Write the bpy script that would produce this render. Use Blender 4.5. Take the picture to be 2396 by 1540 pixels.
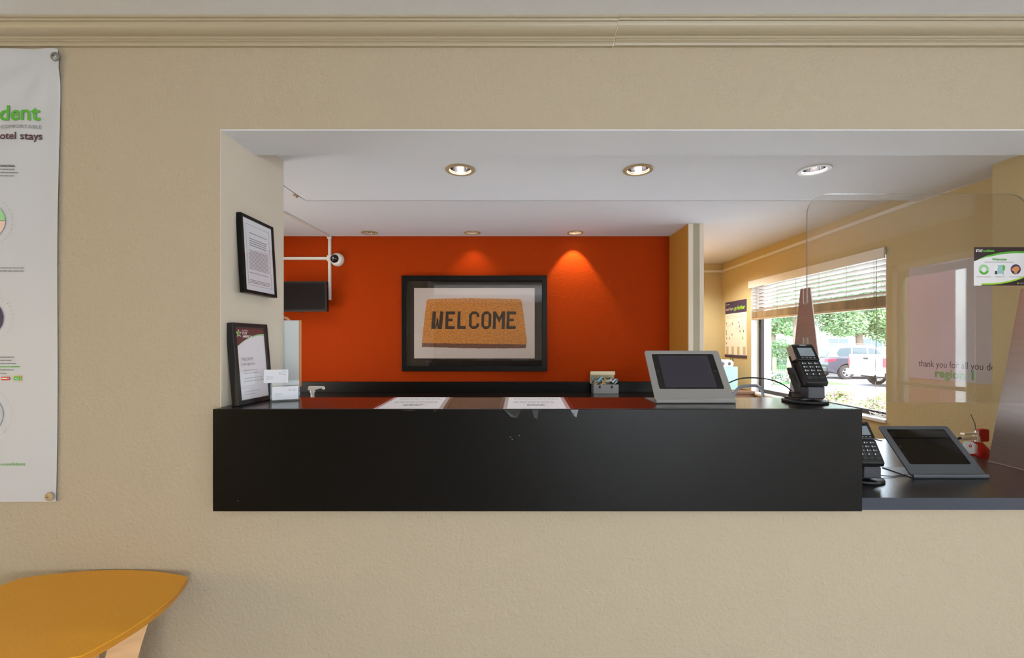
import bpy, bmesh, math, random
from mathutils import Vector, Matrix, Euler
random.seed(7)
PI = math.pi
R = math.radians
for o in list(bpy.data.objects):
    bpy.data.objects.remove(o, do_unlink=True)
SC = bpy.context.scene
COL = SC.collection

# ------------------------------------------------------------------ camera
F = 1030.0                                   # focal length in pixels of the 2396 px wide frame
CZ = 1.35                                    # lens height above the lobby floor
cam_data = bpy.data.cameras.new('camera')
cam_data.sensor_fit = 'HORIZONTAL'
cam_data.sensor_width = 36.0
cam_data.lens = 36.0 * F / 2396.0
cam_data.shift_x = -2.0 / 2396.0
cam_data.shift_y = 30.0 / 2396.0
cam_data.clip_start = 0.02
cam_data.clip_end = 400
cam = bpy.data.objects.new('camera', cam_data)
cam.location = (0, 0, CZ)
cam.rotation_euler = (R(90), 0, 0)
COL.objects.link(cam)
SC.camera = cam

# ------------------------------------------------------------------ view, sky, sun, large lights
vs = SC.view_settings
vs.view_transform = 'Standard'
vs.look = 'None'
vs.gamma = 1.0
vs.use_curve_mapping = False
vs.exposure = 0.0

world = bpy.data.worlds.new('sky')
SC.world = world
world.use_nodes = True
wn = world.node_tree
wn.nodes.clear()
w_out = wn.nodes.new('ShaderNodeOutputWorld')
w_bg = wn.nodes.new('ShaderNodeBackground')
w_sky = wn.nodes.new('ShaderNodeTexSky')
w_sky.sky_type = 'NISHITA'
w_sky.sun_disc = False
w_sky.sun_elevation = R(52)
w_sky.sun_rotation = R(200)
w_sky.air_density = 1.0
w_sky.dust_density = 4.0
w_sky.ozone_density = 1.0
w_mix = wn.nodes.new('ShaderNodeMixRGB')
w_mix.inputs['Fac'].default_value = 0.6
w_mix.inputs['Color2'].default_value = (5.0, 5.3, 5.8, 1)
wn.links.new(w_sky.outputs[0], w_mix.inputs['Color1'])
wn.links.new(w_mix.outputs[0], w_bg.inputs['Color'])
w_bg.inputs['Strength'].default_value = 2.1
wn.links.new(w_bg.outputs[0], w_out.inputs['Surface'])

def lamp(name, kind, loc, energy, color=(1, 1, 1), rot=(0, 0, 0), **kw):
    d = bpy.data.lights.new(name, kind)
    d.energy = energy
    d.color = color
    for k, v in kw.items():
        setattr(d, k, v)
    o = bpy.data.objects.new(name, d)
    o.location = loc
    o.rotation_euler = rot
    COL.objects.link(o)
    return o

sun = lamp('sun', 'SUN', (8, -6, 12), 8.0, (1.0, 0.96, 0.9), (R(38), R(10), R(-25)), angle=R(12))
# daylight of the lobby's rear windows, the lobby's ceiling fixtures, and added fills
lamp('lobby_window_light', 'AREA', (2.3, -4.7, 0.95), 76, (0.80, 0.90, 1.0), (R(92), 0, R(20)), shape='RECTANGLE', size=2.4, size_y=1.5)
lamp('lobby_ceiling_light', 'AREA', (-0.6, -1.6, 2.40), 7, (1.0, 0.86, 0.66), (0, 0, 0), shape='RECTANGLE', size=3.0, size_y=1.6)
lamp('lobby_up_fill', 'AREA', (0.0, -2.4, 1.6), 53, (0.88, 0.94, 1.0), (R(180), 0, 0), shape='RECTANGLE', size=3.6, size_y=1.6)  # added fill aimed upwards to brighten the lobby ceiling
lamp('office_up_fill', 'AREA', (0.3, 2.66, 0.93), 6.5, (0.95, 0.97, 1.0), (R(180), 0, 0), shape='RECTANGLE', size=2.2, size_y=0.28)  # added fill hidden behind the counter, lifts office ceiling and red wall
lamp('lobby_left_lamp', 'AREA', (-3.7, -0.6, 1.15), 24, (1.0, 0.76, 0.40), (0, R(-90), R(18)), shape='RECTANGLE', size=1.0, size_y=1.0)
# added fill lamps out of view: office side and ceiling, lobby side, alcove
lamp('office_side_fill', 'AREA', (-2.3, 2.6, 1.05), 16, (1.0, 0.97, 0.90), (0, R(-97), 0), shape='RECTANGLE', size=0.6, size_y=0.9)  # added fill hidden by the front wall, brightens the right wall
lamp('lobby_side_fill', 'AREA', (3.9, -3.0, 1.4), 36, (0.86, 0.93, 1.0), (0, R(90), 0), shape='RECTANGLE', size=1.2, size_y=1.2)  # added fill from the right for the jamb; no window here
lamp('alcove_fill', 'SPOT', (1.74, 4.3, 2.19), 55, (1.0, 0.97, 0.86), (0, 0, 0), spot_size=R(150), spot_blend=0.6, shadow_soft_size=0.03)  # added spot hidden behind the partition, brightens the far wall
lamp('office_ceiling_fill', 'AREA', (-2.0, 2.75, 2.20), 6, (1.0, 0.9, 0.78), (0, 0, 0), shape='RECTANGLE', size=0.9, size_y=0.9)  # added overhead fill for the office, out of view

# ------------------------------------------------------------------ colours and materials
def C(r, g, b, a=1.0):
    def f(c):
        c /= 255.0
        return c / 12.92 if c <= 0.04045 else ((c + 0.055) / 1.055) ** 2.4
    return (f(r), f(g), f(b), a)

def mat(name, rgb, rough=0.6, metal=0.0, bump=None, vary=None, coat=0.0, emit=None, estr=1.0, spec=0.5, trans=0.0, sss=0.0):
    m = bpy.data.materials.new(name)
    m.use_nodes = True
    nt = m.node_tree
    b = nt.nodes['Principled BSDF']
    b.inputs['Base Color'].default_value = rgb
    b.inputs['Roughness'].default_value = rough
    b.inputs['Metallic'].default_value = metal
    b.inputs['Coat Weight'].default_value = coat
    b.inputs['Coat Roughness'].default_value = 0.05
    b.inputs['Specular IOR Level'].default_value = spec
    b.inputs['Transmission Weight'].default_value = trans
    if emit:
        b.inputs['Emission Color'].default_value = emit
        b.inputs['Emission Strength'].default_value = estr
    tc = nt.nodes.new('ShaderNodeTexCoord')
    if vary:                                  # (scale, amount, stretch xyz)
        mp = nt.nodes.new('ShaderNodeMapping')
        mp.inputs['Scale'].default_value = vary[2] if len(vary) > 2 else (1, 1, 1)
        nz = nt.nodes.new('ShaderNodeTexNoise')
        nz.inputs['Scale'].default_value = vary[0]
        nz.inputs['Detail'].default_value = 4
        rp = nt.nodes.new('ShaderNodeValToRGB')
        a = vary[1]
        rp.color_ramp.elements[0].position = 0.3
        rp.color_ramp.elements[1].position = 0.7
        rp.color_ramp.elements[0].color = (rgb[0] * (1 - a), rgb[1] * (1 - a), rgb[2] * (1 - a), 1)
        rp.color_ramp.elements[1].color = (min(1, rgb[0] * (1 + a)), min(1, rgb[1] * (1 + a)), min(1, rgb[2] * (1 + a)), 1)
        nt.links.new(tc.outputs['Object'], mp.inputs['Vector'])
        nt.links.new(mp.outputs[0], nz.inputs['Vector'])
        nt.links.new(nz.outputs['Fac'], rp.inputs['Fac'])
        nt.links.new(rp.outputs['Color'], b.inputs['Base Color'])
    if bump:                                  # (scale, distance)
        nb = nt.nodes.new('ShaderNodeTexNoise')
        nb.inputs['Scale'].default_value = bump[0]
        nb.inputs['Detail'].default_value = 3
        nb.inputs['Roughness'].default_value = 0.55
        bp = nt.nodes.new('ShaderNodeBump')
        bp.inputs['Strength'].default_value = 1.0
        bp.inputs['Distance'].default_value = bump[1]
        nt.links.new(tc.outputs['Object'], nb.inputs['Vector'])
        nt.links.new(nb.outputs['Fac'], bp.inputs['Height'])
        nt.links.new(bp.outputs['Normal'], b.inputs['Normal'])
    return m

def clear(name, tint=(1, 1, 1, 1), ior=1.45, rough=0.0):
    """thin clear sheet: passes light straight through and mirrors by Fresnel"""
    m = bpy.data.materials.new(name)
    m.use_nodes = True
    nt = m.node_tree
    nt.nodes.clear()
    out = nt.nodes.new('ShaderNodeOutputMaterial')
    tr = nt.nodes.new('ShaderNodeBsdfTransparent')
    tr.inputs['Color'].default_value = tint
    gl = nt.nodes.new('ShaderNodeBsdfGlossy')
    gl.inputs['Roughness'].default_value = rough
    fr = nt.nodes.new('ShaderNodeFresnel')
    # the same outside index for both faces of a thin sheet
    geo = nt.nodes.new('ShaderNodeNewGeometry')
    mr = nt.nodes.new('ShaderNodeMapRange')
    mr.inputs['To Min'].default_value = ior
    mr.inputs['To Max'].default_value = 1.0 / ior
    nt.links.new(geo.outputs['Backfacing'], mr.inputs['Value'])
    nt.links.new(mr.outputs[0], fr.inputs['IOR'])
    mx = nt.nodes.new('ShaderNodeMixShader')
    nt.links.new(fr.outputs[0], mx.inputs[0])
    nt.links.new(tr.outputs[0], mx.inputs[1])
    nt.links.new(gl.outputs[0], mx.inputs[2])
    nt.links.new(mx.outputs[0], out.inputs[0])
    return m

def leafy(name, rgb, amt=0.45):
    m = mat(name, rgb, 0.6, vary=(3.0, amt))
    b = m.node_tree.nodes['Principled BSDF']
    b.inputs['Subsurface Weight'].default_value = 0.0
    return m

M = {}
M['wall'] = mat('beige_textured_paint', C(177, 164, 142), 0.75, bump=(85, 0.0035))
M['wall_lower'] = M['wall']
M['jamb'] = mat('cream_textured_jamb', C(204, 194, 176), 0.7, bump=(85, 0.0009))  # jamb face toned lighter than the wall
M['ceiling'] = mat('white_ceiling_paint', C(220, 222, 227), 0.85, bump=(60, 0.0008))
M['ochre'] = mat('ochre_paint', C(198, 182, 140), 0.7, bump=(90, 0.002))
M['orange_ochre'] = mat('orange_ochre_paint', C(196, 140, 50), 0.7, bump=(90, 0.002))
M['red'] = mat('orange_red_paint', C(166, 54, 2), 0.7, spec=0.08, bump=(70, 0.0035))
M['trim'] = mat('beige_semigloss_trim', C(172, 161, 138), 0.4)
M['cream_trim'] = mat('cream_trim', C(222, 210, 188), 0.45)
M['white_paint'] = mat('white_paint', C(232, 232, 230), 0.45)
M['plastic_white'] = mat('white_plastic', C(222, 218, 210), 0.4)
M['laminate'] = mat('black_brown_laminate', C(6, 4, 3), 0.36, spec=0.2, vary=(6, 0.25, (1, 1, 12)), bump=(260, 0.0002))
M['laminate_top'] = mat('black_brown_laminate_top', C(22, 18, 18), 0.20, bump=(220, 0.00015))
M['desk_top'] = mat('charcoal_laminate', C(34, 33, 34), 0.26, bump=(220, 0.0002))
M['desk_edge'] = mat('charcoal_laminate_edge', C(42, 50, 66), 0.35)
M['black'] = mat('black_plastic', C(18, 18, 20), 0.38)
M['black_gloss'] = mat('black_gloss', C(10, 10, 11), 0.08)
M['black_frame'] = mat('black_frame_wood', C(10, 7, 6), 0.4, spec=0.2)
M['frame_edge'] = mat('frame_grey_edge', C(62, 62, 66), 0.3)
M['paper'] = mat('white_paper', C(226, 226, 232), 0.65)
M['paper_grey'] = mat('print_grey', C(128, 130, 134), 0.7)
M['paper_dark'] = mat('print_dark', C(60, 58, 62), 0.7)
M['print_light'] = mat('print_light_grey', C(188, 190, 194), 0.7)
M['vinyl'] = mat('white_vinyl', C(192, 195, 202), 0.5)
M['green_print'] = mat('green_print', C(86, 172, 52), 0.6)
M['lime_print'] = mat('lime_print', C(150, 205, 40), 0.6)
M['pale_green'] = mat('pale_green_print', C(150, 205, 150), 0.6)
M['maroon_print'] = mat('maroon_print', C(84, 52, 58), 0.6)
M['plum_print'] = mat('plum_print', C(66, 52, 84), 0.6)
M['brown_print'] = mat('dark_brown_print', C(46, 28, 30), 0.6)
M['pink_print'] = mat('pale_pink_print', C(226, 196, 184), 0.6)
M['teal_print'] = mat('pale_teal_print', C(150, 196, 200), 0.6)
M['orange_print'] = mat('skin_orange_print', C(214, 140, 92), 0.6)
M['red_print'] = mat('red_print', C(206, 60, 40), 0.6)
M['yellow_print'] = mat('yellow_print', C(228, 190, 60), 0.6)
M['white_print'] = mat('white_print', C(235, 235, 235), 0.6)
M['glass'] = clear('window_glass', (0.97, 0.985, 0.98, 1))
M['glazing'] = clear('picture_glazing', (1, 1, 1, 1), 1.5)
M['acrylic'] = clear('clear_acrylic', (0.955, 0.95, 0.94, 1), 1.46)
M['acrylic_edge'] = mat('acrylic_edge', C(150, 150, 150), 0.15)
M['acrylic_small'] = clear('clear_acrylic_thin', (0.95, 0.96, 0.97, 1), 1.25, 0.08)
M['tape'] = clear('clear_tape', (0.9, 0.9, 0.92, 1), 1.6, 0.2)
M['steel'] = mat('brushed_steel', C(208, 204, 202), 0.32, 1.0, vary=(4, 0.05, (1, 1, 30)))
M['chrome'] = mat('chrome', C(235, 235, 238), 0.28, 0.85)
M['silver'] = mat('silver_painted_aluminium', C(150, 150, 150), 0.42, 0.65)
M['grey_tablet_case'] = mat('grey_metal_case', C(142, 141, 139), 0.42, 0.35)
M['grey_tablet_case_dark'] = mat('dark_grey_metal_case', C(88, 92, 98), 0.42, 0.35)
M['screen'] = mat('dark_screen', C(44, 42, 52), 0.12)
M['screen_black'] = mat('black_screen', C(9, 9, 8), 0.05)
M['lcd'] = mat('grey_lcd', C(128, 138, 148), 0.25)
M['key'] = mat('dark_key', C(36, 38, 40), 0.45)
M['tan_sheen'] = mat('taupe_sheen', C(176, 160, 146), 0.45)  # light reflected on the reader head, put in as colour
M['dark_bronze'] = mat('dark_bronze_metal', C(52, 48, 46), 0.4, 0.4)
M['maple'] = mat('maple_veneer', C(222, 176, 128), 0.42, vary=(14, 0.08, (1, 1, 5)))
M['table_top'] = mat('honey_wood_veneer', C(228, 162, 42), 0.4, spec=0.3, vary=(90, 0.07, (1, 6, 1)))
M['table_edge'] = mat('honey_wood_edge', C(196, 130, 34), 0.4, vary=(40, 0.2, (1, 1, 14)))
M['slat'] = mat('blind_slat_white', C(226, 222, 218), 0.5)
_nt = M['slat'].node_tree                     # thin painted slats let some daylight through
_tl = _nt.nodes.new('ShaderNodeBsdfTranslucent'); _tl.inputs['Color'].default_value = C(226, 222, 222)
_mx = _nt.nodes.new('ShaderNodeMixShader'); _mx.inputs[0].default_value = 0.22
_nt.links.new(_nt.nodes['Principled BSDF'].outputs[0], _mx.inputs[1]); _nt.links.new(_tl.outputs[0], _mx.inputs[2])
_nt.links.new(_mx.outputs[0], _nt.nodes['Material Output'].inputs[0])
M['slat_tan'] = mat('blind_slat_tan', C(176, 152, 118), 0.5, vary=(9, 0.3, (1, 1, 1)))  # stacked slats and rail toned browner than the open slats
M['cord'] = mat('grey_cord', C(120, 118, 112), 0.7)
M['reflector'] = mat('lamp_reflector', C(225, 225, 230), 0.12, 1.0)
M['ring_tan'] = mat('tan_trim_ring', C(176, 154, 118), 0.45)
M['ring_white'] = mat('white_trim_ring', C(205, 203, 200), 0.45)
M['rug'] = mat('coir_brown', C(192, 122, 48), 0.9, vary=(60, 0.28))
M['rug_edge'] = mat('coir_dark_edge', C(104, 62, 40), 0.9, vary=(60, 0.3))
M['rug_ink'] = mat('coir_black_ink', C(52, 34, 26), 0.9, vary=(80, 0.3))
M['mat_board'] = mat('dark_mat_board', C(34, 25, 18), 0.7, spec=0.2)
M['mount_white'] = mat('picture_white', C(196, 180, 170), 0.7)
M['dome'] = mat('smoked_dome', C(20, 18, 22), 0.06)
M['fire_red'] = mat('fire_red', C(176, 12, 14), 0.25)
M['rubber'] = mat('black_rubber', C(20, 20, 20), 0.6)
M['mint'] = mat('mint_plastic', C(168, 208, 198), 0.5)
M['brown_wood'] = mat('brown_laminate', C(120, 84, 60), 0.5)
M['chair_grey'] = mat('grey_chair_arm', C(118, 122, 134), 0.35)
M['chair_fabric'] = mat('charcoal_chair_fabric', C(48, 48, 54), 0.9)
M['floor_tile'] = mat('beige_floor_tile', C(196, 188, 174), 0.35, vary=(2, 0.1))
M['carpet'] = mat('brown_carpet', C(92, 80, 70), 0.95)
M['concrete'] = mat('concrete', C(190, 190, 190), 0.9, vary=(1.2, 0.08))
M['asphalt'] = mat('asphalt', C(132, 132, 138), 0.95, vary=(0.8, 0.08))
M['grass'] = mat('grass', C(70, 122, 52), 0.95, vary=(6, 0.25))
M['leaf'] = leafy('leaves_green', C(122, 160, 120))
M['leaf_dark'] = leafy('leaves_dark_green', C(92, 126, 98))
M['leaf_bright'] = leafy('leaves_bright_green', C(146, 184, 128))
M['leaf_gold'] = leafy('leaves_gold_green', C(176, 180, 96), 0.5)
M['leaf_plum'] = leafy('leaves_plum', C(132, 104, 116), 0.5)
M['bark'] = mat('bark', C(122, 106, 100), 0.9, vary=(5, 0.25, (1, 1, 0.3)))
M['car_dark'] = mat('car_paint_dark', C(62, 62, 76), 0.18, 0.3, coat=0.6)
M['car_white'] = mat('car_paint_white', C(196, 198, 204), 0.3, coat=0.4)
M['car_glass'] = mat('car_glass', C(70, 84, 92), 0.06)
M['tail_red'] = mat('tail_light_red', C(214, 40, 60), 0.2)
M['tyre'] = mat('tyre', C(40, 40, 44), 0.8)
M['rim'] = mat('rim', C(176, 176, 180), 0.3, 0.7)
M['fence'] = mat('fence_black', C(50, 56, 56), 0.5)
M['bollard'] = mat('bollard_cream', C(204, 170, 88), 0.6)
M['stucco'] = mat('white_stucco', C(228, 226, 220), 0.85)
M['red_stucco'] = mat('red_stucco', C(150, 96, 104), 0.85)

# ------------------------------------------------------------------ mesh helpers
class MB:
    def __init__(self):
        self.v, self.f, self.mi = [], [], []
    def add(self, vs_, fs_, mi=0, mx=None):
        n = len(self.v)
        for p in vs_:
            p = Vector(p)
            if mx is not None:
                p = mx @ p
            self.v.append(tuple(p))
        for f_ in fs_:
            self.f.append([i + n for i in f_])
            self.mi.append(mi)
        return self
    def box(self, x0, x1, y0, y1, z0, z1, mi=0, mx=None):
        vs_ = [(x0, y0, z0), (x1, y0, z0), (x1, y1, z0), (x0, y1, z0), (x0, y0, z1), (x1, y0, z1), (x1, y1, z1), (x0, y1, z1)]
        fs_ = [(0, 3, 2, 1), (4, 5, 6, 7), (0, 1, 5, 4), (1, 2, 6, 5), (2, 3, 7, 6), (3, 0, 4, 7)]
        return self.add(vs_, fs_, mi, mx)
    def quad(self, a, b, c, d, mi=0, mx=None):
        return self.add([a, b, c, d], [(0, 1, 2, 3)], mi, mx)
    def prism(self, pts, axis, a0, a1, mi=0, mx=None):
        """polygon pts (2-D) extruded along axis 'X','Y' or 'Z' between a0 and a1"""
        n = len(pts)
        def p3(p, a):
            if axis == 'X': return (a, p[0], p[1])
            if axis == 'Y': return (p[0], a, p[1])
            return (p[0], p[1], a)
        vs_ = [p3(p, a0) for p in pts] + [p3(p, a1) for p in pts]
        fs_ = [list(range(n))[::-1], list(range(n, 2 * n))]
        for i in range(n):
            j = (i + 1) % n
            fs_.append((i, j, n + j, n + i))
        return self.add(vs_, fs_, mi, mx)
    def ring(self, outer, inner, axis, a0, a1, mi=0, mx=None):
        """closed band between two outlines with the same point count, with thickness"""
        n = len(outer)
        def p3(p, a):
            if axis == 'X': return (a, p[0], p[1])
            if axis == 'Y': return (p[0], a, p[1])
            return (p[0], p[1], a)
        vs_ = [p3(p, a0) for p in outer] + [p3(p, a0) for p in inner] + [p3(p, a1) for p in outer] + [p3(p, a1) for p in inner]
        fs_ = []
        for i in range(n):
            j = (i + 1) % n
            fs_ += [(i, j, n + j, n + i), (2 * n + i, 3 * n + i, 3 * n + j, 2 * n + j), (i, 2 * n + i, 2 * n + j, j), (n + i, n + j, 3 * n + j, 3 * n + i)]
        return self.add(vs_, fs_, mi, mx)
    def lathe(self, prof, seg=32, mi=0, mx=None, cap=True):
        """profile (r, z) turned about Z"""
        vs_, fs_ = [], []
        for (r, z) in prof:
            for k in range(seg):
                a = 2 * PI * k / seg
                vs_.append((r * math.cos(a), r * math.sin(a), z))
        for i in range(len(prof) - 1):
            for k in range(seg):
                j = (k + 1) % seg
                fs_.append((i * seg + k, i * seg + j, (i + 1) * seg + j, (i + 1) * seg + k))
        if cap:
            fs_.append(list(range(seg))[::-1])
            fs_.append([(len(prof) - 1) * seg + k for k in range(seg)])
        return self.add(vs_, fs_, mi, mx)
    def tube(self, pts, r, seg=8, mi=0, mx=None):
        pts = [Vector(p) for p in pts]
        vs_, fs_ = [], []
        up = Vector((0, 0, 1))
        prev = None
        for i, p in enumerate(pts):
            d = (pts[min(i + 1, len(pts) - 1)] - pts[max(i - 1, 0)]).normalized()
            if prev is None:
                s = d.cross(up)
                if s.length < 1e-4: s = d.cross(Vector((1, 0, 0)))
                s.normalize()
            else:
                s = (prev - d * prev.dot(d)).normalized()
            prev = s
            t = d.cross(s)
            rr = r[i] if isinstance(r, (list, tuple)) else r
            for k in range(seg):
                a = 2 * PI * k / seg
                vs_.append(p + s * (rr * math.cos(a)) + t * (rr * math.sin(a)))
        for i in range(len(pts) - 1):
            for k in range(seg):
                j = (k + 1) % seg
                fs_.append((i * seg + k, i * seg + j, (i + 1) * seg + j, (i + 1) * seg + k))
        fs_.append(list(range(seg))[::-1])
        fs_.append([(len(pts) - 1) * seg + k for k in range(seg)])
        return self.add(vs_, fs_, mi, mx)
    def build(self, name, mats, parent=None, bevel=0.0, smooth=False, segs=2, loc=None):
        me = bpy.data.meshes.new(name)
        me.from_pydata(self.v, [], self.f)
        if not isinstance(mats, (list, tuple)): mats = [mats]
        for m in mats: me.materials.append(m)
        for p, i in zip(me.polygons, self.mi): p.material_index = i
        bm = bmesh.new(); bm.from_mesh(me)
        bmesh.ops.recalc_face_normals(bm, faces=bm.faces)
        bm.to_mesh(me); bm.free()
        if smooth:
            me.polygons.foreach_set('use_smooth', [True] * len(me.polygons))
            try:
                me.set_sharp_from_angle(angle=R(40))
            except Exception:
                pass
        me.update()
        o = bpy.data.objects.new(name, me)
        COL.objects.link(o)
        if parent is not None: o.parent = parent
        if loc is not None: o.location = loc
        if bevel:
            b = o.modifiers.new('bevel', 'BEVEL')
            b.width = bevel; b.segments = segs; b.limit_method = 'ANGLE'; b.angle_limit = R(40)
        return o

def tag(o, label=None, cat=None, group=None, kind=None):
    if label: o['label'] = label
    if cat: o['category'] = cat
    if group: o['group'] = group
    if kind: o['kind'] = kind
    return o

def thing(name, label, cat, loc=(0, 0, 0), rot=(0, 0, 0), group=None):
    o = bpy.data.objects.new(name, None)
    o.empty_display_size = 0.05
    COL.objects.link(o)
    o.location = loc
    o.rotation_euler = rot
    return tag(o, label, cat, group)

def dup(root, loc=None, rot=None, label=None, group=None):
    r = root.copy(); COL.objects.link(r)
    if loc is not None: r.location = loc
    if rot is not None: r.rotation_euler = rot
    if label: r['label'] = label
    if group: r['group'] = group
    for ch in list(root.children):
        c = ch.copy(); COL.objects.link(c); c.parent = r
        for g in ch.children:
            d = g.copy(); COL.objects.link(d); d.parent = c
    return r

def rr(w, h, r, n=5, cx=0.0, cy=0.0):
    """rounded rectangle outline centred at cx, cy"""
    pts = []
    for (sx, sy, a0) in ((1, 1, 0), (-1, 1, 90), (-1, -1, 180), (1, -1, 270)):
        for k in range(n + 1):
            a = R(a0 + 90.0 * k / n)
            pts.append((cx + sx * (w / 2 - r) + r * math.cos(a), cy + sy * (h / 2 - r) + r * math.sin(a)))
    return pts

def circ(r, n=32, cx=0.0, cy=0.0):
    return [(cx + r * math.cos(2 * PI * k / n), cy + r * math.sin(2 * PI * k / n)) for k in range(n)]

def flat_poly(name, pts, m, parent, y=0.0, t=0.0004):
    """flat print in the local XZ plane whose face looks along -Y"""
    b = MB(); b.prism(pts, 'Y', y, y - t)
    return b.build(name, m, parent)

def bars(name, rects, m, parent, y=0.0, t=0.0004):
    b = MB()
    for (x0, x1, z0, z1) in rects: b.box(x0, x1, y - t, y, z0, z1)
    return b.build(name, m, parent)

def text(name, s, m, parent, x, z, h, width=None, y=0.0, bold=0.0, align='LEFT', squeeze=1.0, shear=0.0):
    """lettering in the local XZ plane (cap height about 0.72 h), facing -Y"""
    cu = bpy.data.curves.new(name, 'FONT')
    cu.body = s
    cu.size = h
    cu.offset = bold * h
    cu.shear = shear
    cu.resolution_u = 3
    cu.align_x = align
    tmp = bpy.data.objects.new(name + '_tmp', cu)
    COL.objects.link(tmp)
    dg = bpy.context.evaluated_depsgraph_get()
    dg.update()
    me = bpy.data.meshes.new_from_object(tmp.evaluated_get(dg))
    bpy.data.objects.remove(tmp, do_unlink=True)
    bpy.data.curves.remove(cu)
    xs = [v.co.x for v in me.vertices]
    if not xs: return None
    k = squeeze
    if width: k = width / max(1e-6, (max(xs) - min(xs)))
    x_min = min(xs) if align == 'LEFT' else 0
    for v in me.vertices:
        v.co = Vector((x + (v.co.x - x_min) * k, y - 0.0003, z + v.co.y))
    me.materials.clear()
    me.materials.append(m)
    me.name = name
    o = bpy.data.objects.new(name, me)
    COL.objects.link(o)
    if parent is not None: o.parent = parent
    return o

def fake_lines(name, x0, x1, z_top, pitch, n, m, parent, y=0.0, thick=0.35, ragged=0.25, seed=1, word=0.0):
    """rows of print too small to read"""
    rnd = random.Random(seed)
    rects = []
    for i in range(n):
        z = z_top - i * pitch
        xe = x1 - (x1 - x0) * ragged * rnd.random()
        x = x0
        while x < xe:
            w = pitch * (0.8 + 2.6 * rnd.random())
            rects.append((x, min(x + w, xe), z - pitch * thick, z))
            x += w + pitch * 0.35
    return bars(name, rects, m, parent, y)

# ------------------------------------------------------------------ the setting
def struct(name, mb, m, parent=None, bevel=0.0, smooth=False):
    o = mb.build(name, m, parent, bevel, smooth)
    if parent is None: o['kind'] = 'structure'
    return o

CTJ = 1.118          # the added jamb plate starts on the counter top
WY = 1.56            # lobby side of the front wall
b = MB()
b.box(-4.1, -1.037, WY, 1.987, 0, 2.46)
b.box(-1.037, 2.209, WY, 1.769, 2.104, 2.46)
b.box(-1.037, 2.209, WY, 1.72, 0, 0.762)
b.box(2.209, 4.1, WY, 1.769, 0, 2.46)
struct('wall_front', b, M['wall'])

b = MB(); b.box(-1.036, 2.208, WY + 0.0015, 1.768, 2.1, 2.1038); struct('ceiling', b, M['ceiling'])
b = MB(); b.box(-4.1, 4.1, -5.1, WY, 2.45, 2.5); struct('ceiling', b, M['ceiling'])

def holed_plate(x0, x1, y0, y1, z, xs, yc, r, th=0.006):
    """horizontal sheet with a row of round holes"""
    b = MB(); n = 32; h = r * 1.6
    edges = [x0]
    for x in xs: edges += [x - h, x + h]
    edges.append(x1)
    for i in range(0, len(edges), 2):
        b.quad((edges[i], y0, z), (edges[i + 1], y0, z), (edges[i + 1], y1, z), (edges[i], y1, z))
    for x in xs:
        b.quad((x - h, y0, z), (x + h, y0, z), (x + h, yc - h, z), (x - h, yc - h, z))
        b.quad((x - h, yc + h, z), (x + h, yc + h, z), (x + h, y1, z), (x - h, y1, z))
        ci, sq = [], []
        for k in range(n):
            a = 2 * PI * (k + 0.5) / n
            c, s = math.cos(a), math.sin(a)
            q = h / max(abs(c), abs(s))
            ci.append((x + r * c, yc + r * s, z)); sq.append((x + q * c, yc + q * s, z))
        # corners of the square belong to the nearest ring vertices
        for cxn, cyn in ((1, 1), (-1, 1), (-1, -1), (1, -1)):
            k = min(range(n), key=lambda i_: (sq[i_][0] - x - cxn * h) ** 2 + (sq[i_][1] - yc - cyn * h) ** 2)
            sq[k] = (x + cxn * h, yc + cyn * h, z)
        for k in range(n):
            j = (k + 1) % n
            b.quad(ci[k], ci[j], sq[j], sq[k])
    return b

SOF = 2.165; UP = 2.237
SX = [-0.249, 0.5925, 1.426]; SY = 2.083
UX = [-1.164, -0.329, 0.506]; UY = 3.569
b = holed_plate(-1.198, 2.37, 1.769, 2.544, SOF, SX, SY, 0.062)
b.box(-1.198, 2.37, 2.540, 2.544, SOF, UP)
b.box(-1.198, -1.194, 1.769, 2.544, SOF, UP)
b.box(-1.037, 2.37, 1.765, 1.769, 2.104, UP)
struct('ceiling', b, M['ceiling'])
b = holed_plate(-2.7, 2.5, 1.769, 5.05, UP, UX, UY, 0.058)
struct('ceiling', b, M['ceiling'])

b = MB(); b.box(-4.1, 4.1, -5.1, WY, -0.08, 0); struct('floor', b, M['floor_tile'])
b = MB(); b.box(-2.7, 2.5, 1.72, 5.05, -0.08, 0.0); struct('floor', b, M['carpet'])

b = MB(); b.box(-2.7, 1.316, 3.699, 3.80, 0, UP + 0.01); struct('wall_back', b, M['red'])
b = MB(); b.box(-2.8, -2.7, 1.987, 3.8, 0, UP + 0.01); struct('wall_left', b, M['ochre'])
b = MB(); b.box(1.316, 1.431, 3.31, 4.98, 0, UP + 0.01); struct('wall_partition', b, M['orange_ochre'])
tr = MB(); tr.box(1.351, 1.399, 3.303, 3.311, 0, UP)
t3 = struct('trim_3', tr, M['trim'])
for (a0, a1) in ((1.316, 1.351), (1.399, 1.431)):
    q = MB(); q.box(a0, a1, 3.296, 3.312, 0, UP)
    q.build('corner_bead', M['cream_trim'], t3, 0.003)
b = MB(); b.box(1.431, 2.55, 4.98, 5.08, 0, UP + 0.01); struct('wall_far', b, M['ochre'])

# right wall of the office with its window opening and the pilaster
WX = 2.37; W0, W1, Z0, Z1 = 2.793, 4.383, 0.836, 1.947; WXO = 2.56
b = MB()
b.box(WX, WXO, 1.769, W0, 0, UP + 0.01); b.box(WX, WXO, W1, 5.08, 0, UP + 0.01)
b.box(WX, WXO, W0, W1, 0, Z0); b.box(WX, WXO, W0, W1, Z1, UP + 0.01)
b.box(2.209, WX, 1.769, 2.028, 0, UP)
struct('wall_right', b, M['ochre'])

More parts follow.
